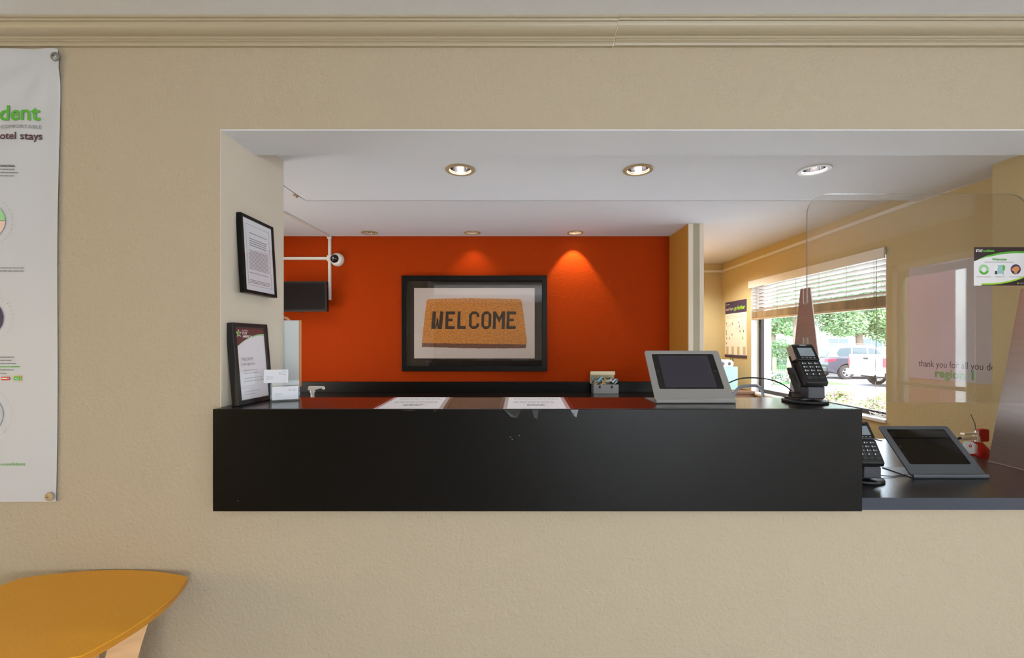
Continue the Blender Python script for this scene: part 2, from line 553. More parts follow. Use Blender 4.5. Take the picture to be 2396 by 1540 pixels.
# window: white reveal, dark frame, pane
b = MB(); e = 0.006
b.box(WX - 0.012, WXO, W0, W1, Z0 - 0.002, Z0 + 0.016)
b.box(WX + 0.002, WXO, W1 - e, W1, Z0 + 0.016, Z1); b.box(WX + 0.002, WXO, W0, W0 + e, Z0 + 0.016, Z1)
b.box(WX + 0.002, WXO, W0, W1, Z1 - e, Z1)
win = struct('window_1', b, M['white_paint'])
b = MB(); fx0, fx1 = 2.447, 2.482; w = 0.034
b.box(fx0, fx1, W0 + e, W1 - e, Z0 + 0.016, Z0 + 0.016 + w); b.box(fx0, fx1, W0 + e, W1 - e, Z1 - e - w, Z1 - e)
b.box(fx0, fx1, W0 + e, W0 + e + w, Z0 + 0.05, Z1 - 0.04); b.box(fx0, fx1, W1 - e - w, W1 - e, Z0 + 0.05, Z1 - 0.04)
b.build('window_frame', M['dark_bronze'], win, 0.002)
b = MB(); b.box(2.462, 2.467, W0 + 0.03, W1 - 0.03, Z0 + 0.04, Z1 - 0.03)
b.build('pane', M['glass'], win)

b = MB(); b.box(-1.0369, -1.0345, WY - 0.0005, 1.9875, CTJ, 2.1035); b.box(-1.0369, -1.0345, 1.7695, 1.9875, 2.1035, 2.236); struct('jamb_plate', b, M['jamb'])  # thin plate added over the jamb face, lighter than the wall

# crown moulding in two lengths with the painted-over seam
prof = [(1.56, 2.392), (1.549, 2.392), (1.547, 2.398), (1.543, 2.401), (1.539, 2.402), (1.539, 2.406), (1.534, 2.408), (1.530, 2.412)]
for k in range(1, 8):
    a = R(90 * k / 8.0)
    prof.append((1.530 - 0.035 * math.sin(a) ** 1.0 * 1.0, 2.412 + 0.024 * (1 - math.cos(a))))
prof += [(1.494, 2.437), (1.488, 2.437), (1.486, 2.4415), (1.479, 2.4425), (1.479, 2.45), (1.56, 2.45)]
b = MB(); b.prism(prof, 'X', -4.0, 0.358); struct('trim_1', b, M['trim'])
b = MB(); b.prism([(y - 0.0015 if y < 1.56 else y, z + 0.001 if z < 2.44 else z) for (y, z) in prof], 'X', 0.3585, 4.0)
t2 = struct('trim_2', b, M['trim'])
rnd = random.Random(3)
pts = []
for k in range(16):
    t = k / 15.0
    i = t * (len(prof) - 4)
    y, z = prof[int(i)]
    pts.append((0.357 + rnd.uniform(-0.0015, 0.0015) - 0.004 * (1 - t), y - 0.001, z))
b = MB(); b.tube(pts, 0.0012, 6); b.build('caulk_seam', M['cream_trim'], t2)

# ------------------------------------------------------------------ lobby behind the lens
b = MB(); b.box(-4.1, -4.0, -5.0, WY, 0, 2.46); struct('wall_lobby_left', b, M['wall'])
DY0, DY1 = -0.89, -0.22; DZ = 2.11
b = MB()
b.box(4.0, 4.12, -5.0, -1.0, 0, 2.46); b.box(4.0, 4.12, 0.05, WY, 0, 2.46); b.box(4.0, 4.12, -1.0, 0.05, DZ + 0.04, 2.46)
struct('wall_lobby_right', b, M['wall'])
b = MB()
b.box(4.01, 4.09, -1.0, -0.93, 0, DZ + 0.04); b.box(4.01, 4.09, -0.02, 0.05, 0, DZ + 0.04); b.box(4.01, 4.09, -1.0, 0.05, DZ - 0.02, DZ + 0.04)
d1 = struct('door_1', b, M['white_paint'])
q = MB()
q.box(4.02, 4.07, -0.92, -0.86, 0.02, DZ - 0.03); q.box(4.02, 4.07, -0.24, -0.17, 0.02, DZ - 0.03); q.box(4.02, 4.07, -0.86, -0.24, 0.02, 0.2); q.box(4.02, 4.07, -0.86, -0.24, DZ - 0.1, DZ - 0.03)
lf = q.build('door_leaf', M['silver'], d1)
q = MB(); q.tube([(3.985, -0.9, 0.93), (3.985, -0.2, 0.93)], 0.02, 10); q.build('push_bar', M['silver'], lf)
q = MB(); q.box(4.04, 4.046, -0.87, -0.23, 0.19, DZ - 0.09); q.build('pane', M['glass'], lf)
b = MB()
b.box(-4.1, 1.1, -5.1, -5.0, 0, 2.46); b.box(3.6, 4.1, -5.1, -5.0, 0, 2.46)
b.box(1.1, 3.6, -5.1, -5.0, 0, 0.45); b.box(1.1, 3.6, -5.1, -5.0, 2.25, 2.46)
struct('wall_lobby_rear', b, M['wall'])
b = MB()
for x in (1.1, 2.3, 3.55): b.box(x, x + 0.05, -5.07, -5.02, 0.45, 2.25)
b.box(1.1, 3.6, -5.07, -5.02, 0.45, 0.5); b.box(1.1, 3.6, -5.07, -5.02, 2.2, 2.25)
w2 = struct('window_2', b, M['dark_bronze'])
q = MB(); q.box(1.12, 3.58, -5.048, -5.043, 0.47, 2.23); q.build('pane', M['glass'], w2)

# ------------------------------------------------------------------ cable trunking
def raceway(name, segs, label, extra=None):
    root = thing(name, label, 'trunking', segs[0][0])
    o = Vector(segs[0][0])
    for (p, q_, wd, dp, nrm) in segs:
        p = Vector(p) - o; q_ = Vector(q_) - o
        d = (q_ - p).normalized(); n = Vector(nrm); s = d.cross(n).normalized()
        vs_ = []
        for e_ in (p, q_):
            for (u, v) in ((-wd / 2, 0), (wd / 2, 0), (wd / 2 * 0.8, dp), (-wd / 2 * 0.8, dp)):
                vs_.append(e_ + s * u + n * v)
        m_ = MB(); m_.add(vs_, [(0, 1, 2, 3), (4, 7, 6, 5), (0, 4, 5, 1), (1, 5, 6, 2), (2, 6, 7, 3), (3, 7, 4, 0)])
        m_.build('channel', M['plastic_white'], root)
    if extra:
        for (p, sx, sy, sz) in extra:
            p = Vector(p) - o
            m_ = MB(); m_.box(p.x - sx, p.x + sx, p.y - sy, p.y + sy, p.z - sz, p.z + sz)
            m_.build('coupling', M['plastic_white'], root, 0.002)
    return root

RX = -1.537
raceway('cable_trunking', [
    ((RX, 3.699, 2.05), (RX, 3.699, UP), 0.024, 0.014, (0, -1, 0)),
    ((RX, 3.699, 1.70), (RX, 3.699, 2.05), 0.024, 0.014, (0, -1, 0)),
    ((-2.69, 3.699, 2.05), (RX, 3.699, 2.05), 0.024, 0.014, (0, -1, 0)),
    ((RX, 3.69, UP), (-1.60, 2.1, UP), 0.026, 0.014, (0, 0, -1))],
    'white cable trunking crossing the orange-red wall above the black monitor', [((RX, 3.690, 2.05), 0.019, 0.009, 0.024), ((RX, 3.688, UP - 0.012), 0.017, 0.011, 0.012)])
raceway('cable_trunking', [
    ((1.431, 4.975, 2.145), (WX - 0.002, 4.975, 2.145), 0.028, 0.014, (0, -1, 0)),
    ((WX, 4.97, 2.145), (WX, 2.1, 2.178), 0.028, 0.016, (-1, 0, 0))],
    'long white cable trunking along the top of the ochre window wall', [((WX - 0.01, 4.965, 2.145), 0.011, 0.011, 0.018)])

# ------------------------------------------------------------------ downlights
def downlight(loc, label, group, ring_mat, r=0.07, lit=None, sc=1.0):
    t = thing('recessed_downlight', label, 'ceiling light', loc, group=group)
    m_ = MB(); m_.lathe([(r, 0), (r, -0.004), (r * 0.97, -0.006), (r * 0.74, -0.005), (r * 0.70, 0.004), (r * 0.70, 0.006)], 40, cap=False)
    m_.build('trim_ring', ring_mat, t, smooth=True)
    m_ = MB(); m_.lathe([(r * 0.71, 0.0), (r * 0.70, 0.02), (r * 0.64, 0.06), (r * 0.50, 0.09), (r * 0.28, 0.1)], 40, cap=False)
    m_.add([(r * 0.28 * math.cos(2 * PI * k / 24), r * 0.28 * math.sin(2 * PI * k / 24), 0.1) for k in range(24)], [list(range(24))])
    m_.build('reflector', M['reflector'], t, smooth=True)
    em = mat('bulb_glow', (1, 1, 1, 1), 0.5, emit=(1, 0.86, 0.66, 1), estr=lit if lit else 0.6)
    m_ = MB(); m_.lathe([(0.0005, 0.035), (0.012, 0.038), (0.019, 0.048), (0.022, 0.062), (0.018, 0.09), (0.01, 0.098)], 20, cap=False)
    m_.build('bulb', em, t, smooth=True)
    return t
for i, x in enumerate(SX):
    downlight((x, SY, SOF), ['tan ringed downlight in the soffit, leftmost of the row over the counter',
                             'tan ringed downlight in the soffit over the gap between notice sheets and tablet',
                             'white ringed downlight in the soffit above the clear screen'][i],
              'downlights in the soffit over the counter', M['ring_tan'] if i < 2 else M['ring_white'], 0.07, lit=[3, 6, 4][i])
for i, x in enumerate(UX):
    downlight((x, UY, UP), ['small downlight close to the red wall, nearest the white camera dome',
                            'small downlight close to the red wall above the picture',
                            'brightly lit small downlight close to the red wall, right of the picture'][i],
              'downlights along the orange-red wall', M['ring_tan'], 0.066, lit=[4, 8, 22][i])
# the lamps inside those downlights
for i, x in enumerate(SX):
    lamp('downlight_lamp', 'SPOT', (x, SY, SOF + 0.03), [10, 8, 8][i], (1.0, 0.96, 0.9), (0, 0, 0), spot_size=R(140), spot_blend=0.8, shadow_soft_size=0.02)
lamp('downlight_lamp', 'SPOT', (UX[2], UY, UP + 0.028), 22, (1.0, 0.92, 0.55), (R(9), 0, 0), spot_size=R(68), spot_blend=0.4, shadow_soft_size=0.006)
lamp('downlight_lamp', 'SPOT', (UX[1], UY, UP + 0.028), 6, (1.0, 0.78, 0.5), (R(0), 0, 0), spot_size=R(90), spot_blend=0.7, shadow_soft_size=0.006)

# sprinkler on the upper ceiling
t = thing('ceiling_sprinkler', 'tiny pale sprinkler cap on the ceiling beyond the left jamb', 'sprinkler', (-1.305, 2.66, UP))
m_ = MB(); m_.lathe([(0.022, 0), (0.022, -0.004), (0.014, -0.007), (0.006, -0.008)], 20); m_.build('escutcheon', M['ring_tan'], t, smooth=True)
m_ = MB(); m_.lathe([(0.004, -0.007), (0.004, -0.013), (0.006, -0.014), (0.006, -0.015)], 12); m_.build('deflector', M['silver'], t)

# ------------------------------------------------------------------ reception counter and low desk
CT = 1.117; CB = 0.764; CF = 1.52; CBK = 1.847; CX0, CX1 = -1.0365, 1.207
t = thing('reception_counter', 'long black box-shaped reception counter with deep front, spanning the wall opening', 'counter', (0, 0, 0))
m_ = MB(); m_.box(CX0, CX1, CF, CF + 0.018, CB, CT); m_.build('front_panel', M['laminate'], t, 0.0015)
m_ = MB(); m_.box(CX0, CX1, CF + 0.0182, CBK, CT - 0.018, CT); m_.build('counter_top', M['laminate_top'], t, 0.002)
m_ = MB(); m_.box(CX1 - 0.018, CX1, CF + 0.0185, CBK, CB, CT - 0.0185); m_.build('end_panel', M['laminate'], t)
m_ = MB(); m_.box(CX0, CX0 + 0.018, CF + 0.0185, CBK, CB, CT - 0.0185); m_.build('end_panel', M['laminate'], t)
m_ = MB(); m_.box(CX0 + 0.0185, CX1 - 0.0185, CF + 0.0185, CBK, CB, CB + 0.018); m_.build('bottom_panel', M['laminate'], t)
m_ = MB()
sy = CF - 0.0004
m_.prism([(-0.779, 1.074), (-0.776, 1.074), (-0.782, 1.005), (-0.784, 1.005)], 'Y', sy, sy - 0.0003)
m_.build('scratch', M['black_gloss'], t)
m_ = MB()
for (x, z) in ((-0.01, 1.02), (0.02, 1.025), (-0.95, 0.80), (-0.004, 1.012)):
    m_.box(x, x + 0.004, sy - 0.0003, sy, z, z + 0.0022)
o_ = m_.build('chip_marks', M['paper_grey'], t); o_['kind'] = 'stuff'

DT = 0.806
pts = [(1.212, 1.536), (2.198, 1.536), (2.198, 2.47), (-1.03, 2.47), (-1.03, 1.862), (1.212, 1.862)]
t = thing('low_desk', 'lower charcoal desk top to the right of the tall black counter, holding a tablet', 'desk', (0, 0, 0))
m_ = MB(); m_.prism(pts, 'Z', DT - 0.04, DT); m_.build('desk_top', M['desk_top'], t, 0.0015)
m_ = MB(); m_.box(1.2125, 2.198, 1.5335, 1.536, DT - 0.0415, DT - 0.0005); m_.build('edge_band', M['desk_edge'], t)
for (x0, x1, y0, y1) in ((-1.02, -1.0, 1.9, 2.44), (0.2, 0.22, 1.9, 2.44), (1.25, 1.27, 1.9, 2.44)):
    m_ = MB(); m_.box(x0, x1, y0, y1, 0.0, DT - 0.04); m_.build('support_panel', M['laminate'], t)

# back counter under the red wall
BT = 0.930
t = thing('back_counter', 'black counter with upstand running along the foot of the orange-red wall', 'counter', (0, 0, 0))
m_ = MB(); m_.box(-2.69, 1.314, 3.15, 3.698, BT - 0.035, BT); m_.build('counter_top', M['laminate_top'], t, 0.002)
m_ = MB(); m_.box(-2.69, 1.314, 3.678, 3.698, BT, 1.016); m_.build('upstand', M['laminate'], t, 0.0015)
m_ = MB(); m_.box(-2.69, 1.314, 3.18, 3.69, 0.0, BT - 0.036); m_.build('cabinet_body', M['laminate'], t)

# ------------------------------------------------------------------ framed welcome picture on the red wall
# local frame of wall things: X to the viewer's right, Z up, faces -Y
x0, x1, z0, z1 = -0.926, 0.285, 1.104, 1.902
t = thing('framed_picture', 'large black framed picture of a coir doormat reading WELCOME on the red wall', 'picture', (0, 3.698, 0))
cx, cz, W, H = (x0 + x1) / 2, (z0 + z1) / 2, x1 - x0, z1 - z0
m_ = MB(); m_.ring([(x0, z0), (x1, z0), (x1, z1), (x0, z1)], [(x0 + .042, z0 + .042), (x1 - .042, z0 + .042), (x1 - .042, z1 - .042), (x0 + .042, z1 - .042)], 'Y', -0.036, -0.002)
m_.build('frame', M['black_frame'], t, 0.003)
m_ = MB(); m_.box(x0 + .03, x1 - .03, -0.012, -0.004, z0 + .03, z1 - .03); m_.build('mat_board', M['mat_board'], t)
def pic(px, py):                 # points measured on the picture plane
    return ((px - 1200) / F * 3.684, CZ + (800 - py) / F * 3.684)
a = pic(969, 839); c = pic(1251, 674)
m_ = MB(); m_.box(a[0], c[0], -0.014, -0.0125, a[1], c[1]); pr = m_.build('print_sheet', M['mount_white'], t)
def ruff(pts, amp, step, rnd):
    out = []
    for i in range(len(pts)):
        p, q = Vector(pts[i]), Vector(pts[(i + 1) % len(pts)])
        n = max(2, int((q - p).length / step))
        for k in range(n):
            v = p.lerp(q, k / n)
            out.append((v.x + rnd.uniform(-amp, amp), v.y + rnd.uniform(-amp, amp)))
    return out
rnd = random.Random(5)
rug = ruff([pic(987, 803), pic(1231, 806), pic(1233, 800), pic(1221, 706), pic(1218, 700), pic(1090, 698), pic(1002, 700), pic(998, 705)], 0.0016, 0.012, rnd)
rb = ruff([pic(987, 812), pic(1100, 815), pic(1230, 815), pic(1232, 802), pic(987, 802)], 0.0016, 0.012, rnd)
m_ = MB(); m_.prism(rb, 'Y', -0.0142, -0.0150); m_.build('doormat_edge', M['rug_edge'], pr)
m_ = MB(); m_.prism(rug, 'Y', -0.0142, -0.0154); m_.build('doormat', M['rug'], pr)
# stencil letters: strokes given in picture pixels
def strokes(polys, name):
    m_ = MB()
    for p in polys:
        m_.prism([pic(*q) for q in ruff(p, 0.25, 6, rnd)], 'Y', -0.0155, -0.0160)
    m_.build(name, M['rug_ink'], pr)
T, B_ = 729, 770
def skx(x, y): return x + (T - y) * 0.03
def rct(x0_, y0_, x1_, y1_): return [(skx(x0_, y0_), y0_), (skx(x1_, y0_), y0_), (skx(x1_, y1_), y1_), (skx(x0_, y1_), y1_)]
def octo(x0_, x1_, open_right):
    w_, c_ = 6.5, 7
    P = [rct(x0_, T + c_, x0_ + w_, B_ - c_)]
    P.append([(x0_, T + c_), (x0_ + c_, T), (x1_ - c_, T), (x1_ - c_, T + w_), (x0_ + c_ + 1, T + w_), (x0_ + w_, T + c_ + 2)])
    P.append([(x0_ - 1, B_ - c_), (x0_ + w_ - 1, B_ - c_ - 2), (x0_ + c_, B_ - w_), (x1_ - c_ - 1, B_ - w_), (x1_ - c_ - 1, B_), (x0_ + c_ - 1, B_)])
    P.append([(x1_ - c_, T), (x1_, T + c_), (x1_ - w_, T + c_ + 2), (x1_ - c_, T + w_)])
    P.append([(x1_ - c_ - 1, B_), (x1_ - 1, B_ - c_), (x1_ - w_ - 1, B_ - c_ - 2), (x1_ - c_ - 1, B_ - w_)])
    if open_right:
        P.append(rct(x1_ - w_, T + c_, x1_, T + 13)); P.append(rct(x1_ - w_, B_ - 13, x1_, B_ - c_))
    else:
        P.append(rct(x1_ - w_, T + c_, x1_, B_ - c_))
    return P
Ws = [[(1012, T), (1020, T), (1018, B_), (1009, B_)], [(1030, T), (1038, T), (1034, B_), (1026, B_)], [(1017, B_), (1024, 745), (1025.5, 757), (1019, B_)], [(1021, 745), (1025, 745), (1028, B_), (1024, B_)]]
Es = [rct(1043, T, 1050, B_), rct(1050, T, 1065, T + 7), rct(1050, 746, 1060, 752), rct(1050, B_ - 7, 1065, B_)]
Ls = [rct(1071, T, 1078, B_), rct(1078, B_ - 7, 1091, B_)]
Cs = octo(1098, 1122, True)
Os = octo(1127, 1150, False)
Ms = [rct(1154, T, 1161, B_), rct(1175, T, 1182, B_), [(1161, T), (1168, 743), (1168, 756), (1161, 742)], [(1175, T), (1168, 743), (1168, 756), (1175, 742)]]
E2 = [rct(1186, T, 1193, B_), rct(1193, T, 1208, T + 7), rct(1193, 746, 1203, 752), rct(1193, B_ - 7, 1208, B_)]
for L in (Ws, Es, Ls, Cs, Os, Ms, E2): strokes(L, 'letter')
m_ = MB(); m_.box(x0 + .042, x1 - .042, -0.0245, -0.0225, z0 + .042, z1 - .042); m_.build('glazing', M['glazing'], t)

# ------------------------------------------------------------------ monitor on the red wall
t = thing('wall_monitor', 'small black monitor on the red wall below the cable trunking', 'monitor', (-1.722, 3.60, 1.72), (R(2), 0, R(-3)))
m_ = MB(); m_.prism(rr(0.424, 0.246, 0.006), 'Y', -0.016, 0.018); m_.build('housing', M['black'], t, 0.002)
m_ = MB(); m_.box(-0.196, 0.196, -0.0168, -0.0162, -0.106, 0.108); m_.build('screen', mat('matt_black_screen', C(26, 21, 24), 0.3, spec=0.25), t)
m_ = MB(); m_.lathe([(0.011, -0.128), (0.011, -0.12)], 16); m_.build('sensor', M['black'], t)
m_ = MB(); m_.box(-0.05, 0.05, 0.0185, 0.075, -0.05, 0.05); m_.build('wall_bracket', M['dark_bronze'], t)

# dome camera
t = thing('dome_camera', 'round white dome security camera with dark lens on the red wall', 'security camera', (-1.470, 3.698, 2.038), (R(90), 0, 0))
m_ = MB(); m_.lathe([(0.055, 0.0), (0.056, 0.012), (0.052, 0.03), (0.042, 0.042), (0.034, 0.045)], 36); m_.build('housing', M['plastic_white'], t, smooth=True)
m_ = MB(); m_.lathe([(0.036, 0.040), (0.033, 0.052), (0.026, 0.063), (0.014, 0.071), (0.002, 0.073)], 32); d_ = m_.build('lens_dome', M['dome'], t, smooth=True, loc=(-0.010, 0.002, 0))
m_ = MB()
for k in range(7):
    a = 2 * PI * k / 7
    m_.lathe([(0.0045, 0.062), (0.0045, 0.066)], 8, mx=Matrix.Translation((0.017 * math.cos(a), 0.017 * math.sin(a), 0)))
m_.lathe([(0.008, 0.07), (0.008, 0.075)], 12)
m_.build('infrared_ring', M['silver'], t, loc=(-0.010, 0.002, 0))

# ------------------------------------------------------------------ certificate frame high on the jamb
def jamb_frame():
    t = thing('certificate_frame', 'black framed printed notice hanging high on the left jamb', 'framed notice', (-1.013, 1.757, 1.686), (R(-3.2), 0, R(90)))
    w_, h_ = 0.224, 0.300
    m_ = MB(); m_.ring([(-w_/2, -h_/2), (w_/2, -h_/2), (w_/2, h_/2), (-w_/2, h_/2)], [(-w_/2 + .012, -h_/2 + .012), (w_/2 - .012, -h_/2 + .012), (w_/2 - .012, h_/2 - .012), (-w_/2 + .012, h_/2 - .012)], 'Y', -0.005, 0.016)
    m_.build('frame', M['black_frame'], t, 0.0015)
    m_ = MB(); m_.box(-w_/2 + .011, w_/2 - .011, 0.0, 0.004, -h_/2 + .011, h_/2 - .011); p = m_.build('notice_sheet', M['paper'], t)
    # border line and print
    o_, i_ = (0.080, 0.118), (0.0792, 0.1172)
    m_ = MB(); m_.ring([(-o_[0], -o_[1]), (o_[0], -o_[1]), (o_[0], o_[1]), (-o_[0], o_[1])], [(-i_[0], -i_[1]), (i_[0], -i_[1]), (i_[0], i_[1]), (-i_[0], i_[1])], 'Y', -0.0004, -0.0001)
    m_.build('border_line', M['paper_dark'], p)
    fake_lines('heading_print', -0.058, 0.062, 0.088, 0.008, 1, M['paper_grey'], p, -0.0002, 0.4, 0.0)
    fake_lines('heading_print', -0.060, 0.064, 0.066, 0.0085, 4, M['paper_grey'], p, -0.0002, 0.42, 0.1, 4)
    fake_lines('body_print', -0.068, 0.068, 0.020, 0.0052, 15, M['paper_grey'], p, -0.0002, 0.34, 0.05, 5)
    fake_lines('body_print', -0.066, 0.066, -0.068, 0.007, 1, M['paper_grey'], p, -0.0002, 0.3, 0.05, 6)
    fake_lines('footer_print', -0.074, 0.074, -0.096, 0.0055, 3, M['paper_grey'], p, -0.0002, 0.4, 0.1, 7)
    m_ = MB(); m_.box(-w_/2 + .012, w_/2 - .012, -0.0032, -0.0022, -h_/2 + .012, h_/2 - .012); m_.build('glazing', M['glazing'], t)
jamb_frame()

# ------------------------------------------------------------------ welcome frame standing on the counter
def star(cx_, cy_, ro, ri, n=5, rot=90):
    return [(cx_ + (ro if k % 2 == 0 else ri) * math.cos(R(rot + 180.0 * k / n)), cy_ + (ro if k % 2 == 0 else ri) * math.sin(R(rot + 180.0 * k / n))) for k in range(2 * n)]
def stand_frame():
    t = thing('tabletop_frame', 'black tabletop frame leaning on the jamb, maroon header sheet with a green star', 'framed notice', (-0.988, 1.690, CT), (R(-5.0), 0, R(86)))
    w_, h_ = 0.203, 0.304
    m_ = MB(); m_.ring([(-w_/2, 0), (w_/2, 0), (w_/2, h_), (-w_/2, h_)], [(-w_/2 + .018, .018), (w_/2 - .018, .018), (w_/2 - .018, h_ - .018), (-w_/2 + .018, h_ - .018)], 'Y', -0.008, 0.020)
    m_.build('frame', M['black'], t, 0.002)
    m_ = MB(); m_.box(-w_/2 + .016, w_/2 - .016, 0.0, 0.010, .016, h_ - .016); m_.build('backing', M['paper'], t)
    zt = h_ - .018; xl, xr = -w_/2 + .018, w_/2 - .018
    m_ = MB(); m_.box(xl, xr, -0.0012, -0.0002, .018, zt); p = m_.build('notice_sheet', M['paper'], t)
    curve = []
    for k in range(15):
        u = k / 14.0
        curve.append((xl + (xr - xl) * u, zt - 0.073 + 0.052 * (1 - (1 - u) ** 2.1)))
    flat_poly('green_swoosh', [(x, z - 0.0045 * (0.4 + u_)) for u_, (x, z) in [(i / 14.0, q) for i, q in enumerate(curve)]] + curve[::-1], M['pale_green'], p, -0.0013)
    flat_poly('maroon_header', curve + [(xr, zt), (xl, zt)], M['maroon_print'], p, -0.0014)
    flat_poly('star_emblem', star(xl + 0.019, zt - 0.021, 0.0165, 0.007), M['white_print'], p, -0.0019)
    flat_poly('star_emblem', star(xl + 0.019, zt - 0.021, 0.0105, 0.0058), M['green_print'], p, -0.0024)
    text('lettering', 'EXTENDED', M['white_print'], p, xl + 0.038, zt - 0.012, 0.007, 0.034, -0.002)
    text('lettering', 'STAY', M['white_print'], p, xl + 0.038, zt - 0.024, 0.0125, 0.028, -0.002, bold=0.03)
    text('lettering', 'AMERICA', M['white_print'], p, xl + 0.038, zt - 0.036, 0.0125, 0.052, -0.002, bold=0.03)
    text('lettering', 'WELCOME', M['paper_grey'], p, xl + 0.022, 0.163, 0.0165, 0.066, -0.0016)
    text('lettering', 'to the right place', M['paper_grey'], p, xl + 0.020, 0.146, 0.014, 0.078, -0.0016)
    fake_lines('body_print', xl + 0.030, xr - 0.012, 0.128, 0.011, 2, M['print_light'], p, -0.0014, 0.36, 0.4, 2)
    fake_lines('body_print', xl + 0.030, xr - 0.02, 0.098, 0.011, 2, M['print_light'], p, -0.0014, 0.36, 0.4, 3)
    fake_lines('footer_print', xl + 0.022, xr - 0.012, 0.048, 0.010, 2, M['print_light'], p, -0.0014, 0.26, 0.6, 9)
    m_ = MB(); m_.box(xl, xr, -0.0052, -0.0044, .018, zt); m_.build('glazing', M['glazing'], t)
    m_ = MB(); m_.prism([(0.0125, 0.0), (0.03, 0.002), (0.0125, 0.12)], 'X', -0.085, -0.045); m_.build('easel_leg', M['black'], t)
stand_frame()

# ------------------------------------------------------------------ business card holder
HR = R(28)
t = thing('card_holder', 'clear acrylic card holder on the counter beside the tabletop frame', 'card holder', (-0.893, 1.728, CT), (0, 0, HR))
m_ = MB(); w_ = 0.102
m_.box(-w_/2, w_/2, -0.024, 0.030, 0.0, 0.004)
m_.box(-w_/2, w_/2, -0.026, -0.0235, 0.0, 0.034)
m_.prism([(-0.024, 0.004), (0.030, 0.004), (0.033, 0.074), (-0.0235, 0.034)], 'X', -w_/2, -w_/2 + 0.003)
m_.prism([(-0.024, 0.004), (0.030, 0.004), (0.033, 0.074), (-0.0235, 0.034)], 'X', w_/2 - 0.003, w_/2)
m_.prism([(0.030, 0.0), (0.033, 0.0), (0.036, 0.078), (0.033, 0.078)], 'X', -w_/2, w_/2)
m_.build('holder_body', M['acrylic_small'], t)
m_ = MB(); m_.ring(circ(0.008, 20, 0.0, 0.082), circ(0.0062, 20, 0.0, 0.082), 'Y', 0.0155, 0.017); m_.box(-0.002, 0.002, 0.0155, 0.034, 0.066, 0.075)
m_.build('clip_ring', M['acrylic_edge'], t)
def card_art(o, w_, h_, y):
    flat_poly('star_emblem', star(w_ * 0.16, h_ * 0.72, 0.0055, 0.0026), M['print_light'], o, y)
    fake_lines('logo_print', w_ * 0.24, w_ * 0.42, h_ * 0.84, 0.005, 3, M['print_light'], o, y, 0.3, 0.1, 3)
    fake_lines('name_print', -w_ * 0.40, -w_ * 0.10, h_ * 0.50, 0.005, 3, M['print_light'], o, y, 0.4, 0.3, 4)
t = thing('business_cards', 'stack of white business cards sitting in the clear acrylic holder', 'cards', (-0.893, 1.728, CT + 0.005), (R(-12), 0, HR))
m_ = MB(); m_.box(-0.046, 0.046, -0.012, 0.006, 0.0, 0.052); o_ = m_.build('card_stack', M['paper'], t)
card_art(o_, 0.092, 0.052, -0.0122)
t = thing('business_card', 'single white business card clipped upright above the acrylic holder', 'card', (-0.927, 1.722, CT + 0.072), (R(-4), 0, R(10)))
m_ = MB(); m_.prism(rr(0.089, 0.052, 0.001, 2, 0, 0.026), 'Y', 0.0, 0.0006); o_ = m_.build('card', M['paper'], t)
card_art(o_, 0.089, 0.052, -0.0002)

# ------------------------------------------------------------------ sheet holder on the back of the column, pump bottle
t = thing('sheet_holder', 'pale clear sheet holder sticking out from behind the left jamb', 'document holder', (-1.0, 1.992, 1.296))
m_ = MB(); m_.box(-0.20, 0.033, 0.0, 0.003, -0.146, 0.151); m_.build('sheet', mat('pale_grey_sheet', C(236, 238, 236), 0.5), t)
m_ = MB(); m_.box(0.0335, 0.040, -0.003, 0.007, -0.148, 0.152); m_.build('clear_edge', mat('amber_edge', C(206, 150, 104), 0.25), t)
m_ = MB(); m_.box(-0.20, 0.033, -0.0028, -0.0012, -0.148, 0.153); m_.build('cover', M['acrylic_small'], t)
t = thing('tape_roll', 'small tan ring peeking over the pale sheet holder', 'tape roll', (-1.045, 2.0, 1.434), (R(90), 0, 0))
m_ = MB(); m_.ring(circ(0.032), circ(0.022), 'Z', -0.012, -0.002); m_.build('tape_core', mat('tan_tape', C(190, 150, 120), 0.5), t)

t = thing('pump_bottle', 'white pump dispenser poking up behind the counter', 'dispenser', (-1.001, 2.2, DT))
m_ = MB(); m_.lathe([(0.036, 0), (0.038, 0.004), (0.038, 0.17), (0.034, 0.195), (0.016, 0.215), (0.014, 0.235)], 28); m_.build('bottle', M['plastic_white'], t, smooth=True)
m_ = MB(); m_.lathe([(0.018, 0.225), (0.018, 0.25), (0.0085, 0.252), (0.0085, 0.29), (0.012, 0.291), (0.012, 0.308)], 20); m_.build('collar', M['plastic_white'], t, smooth=True)
m_ = MB(); m_.prism([(-0.021, 0.303), (0.012, 0.303), (0.03, 0.308), (0.048, 0.312), (0.056, 0.304), (0.061, 0.309), (0.055, 0.321), (0.02, 0.323), (-0.016, 0.323), (-0.021, 0.313)], 'Y', -0.009, 0.009)
m_.build('pump_head', M['plastic_white'], t, 0.002)

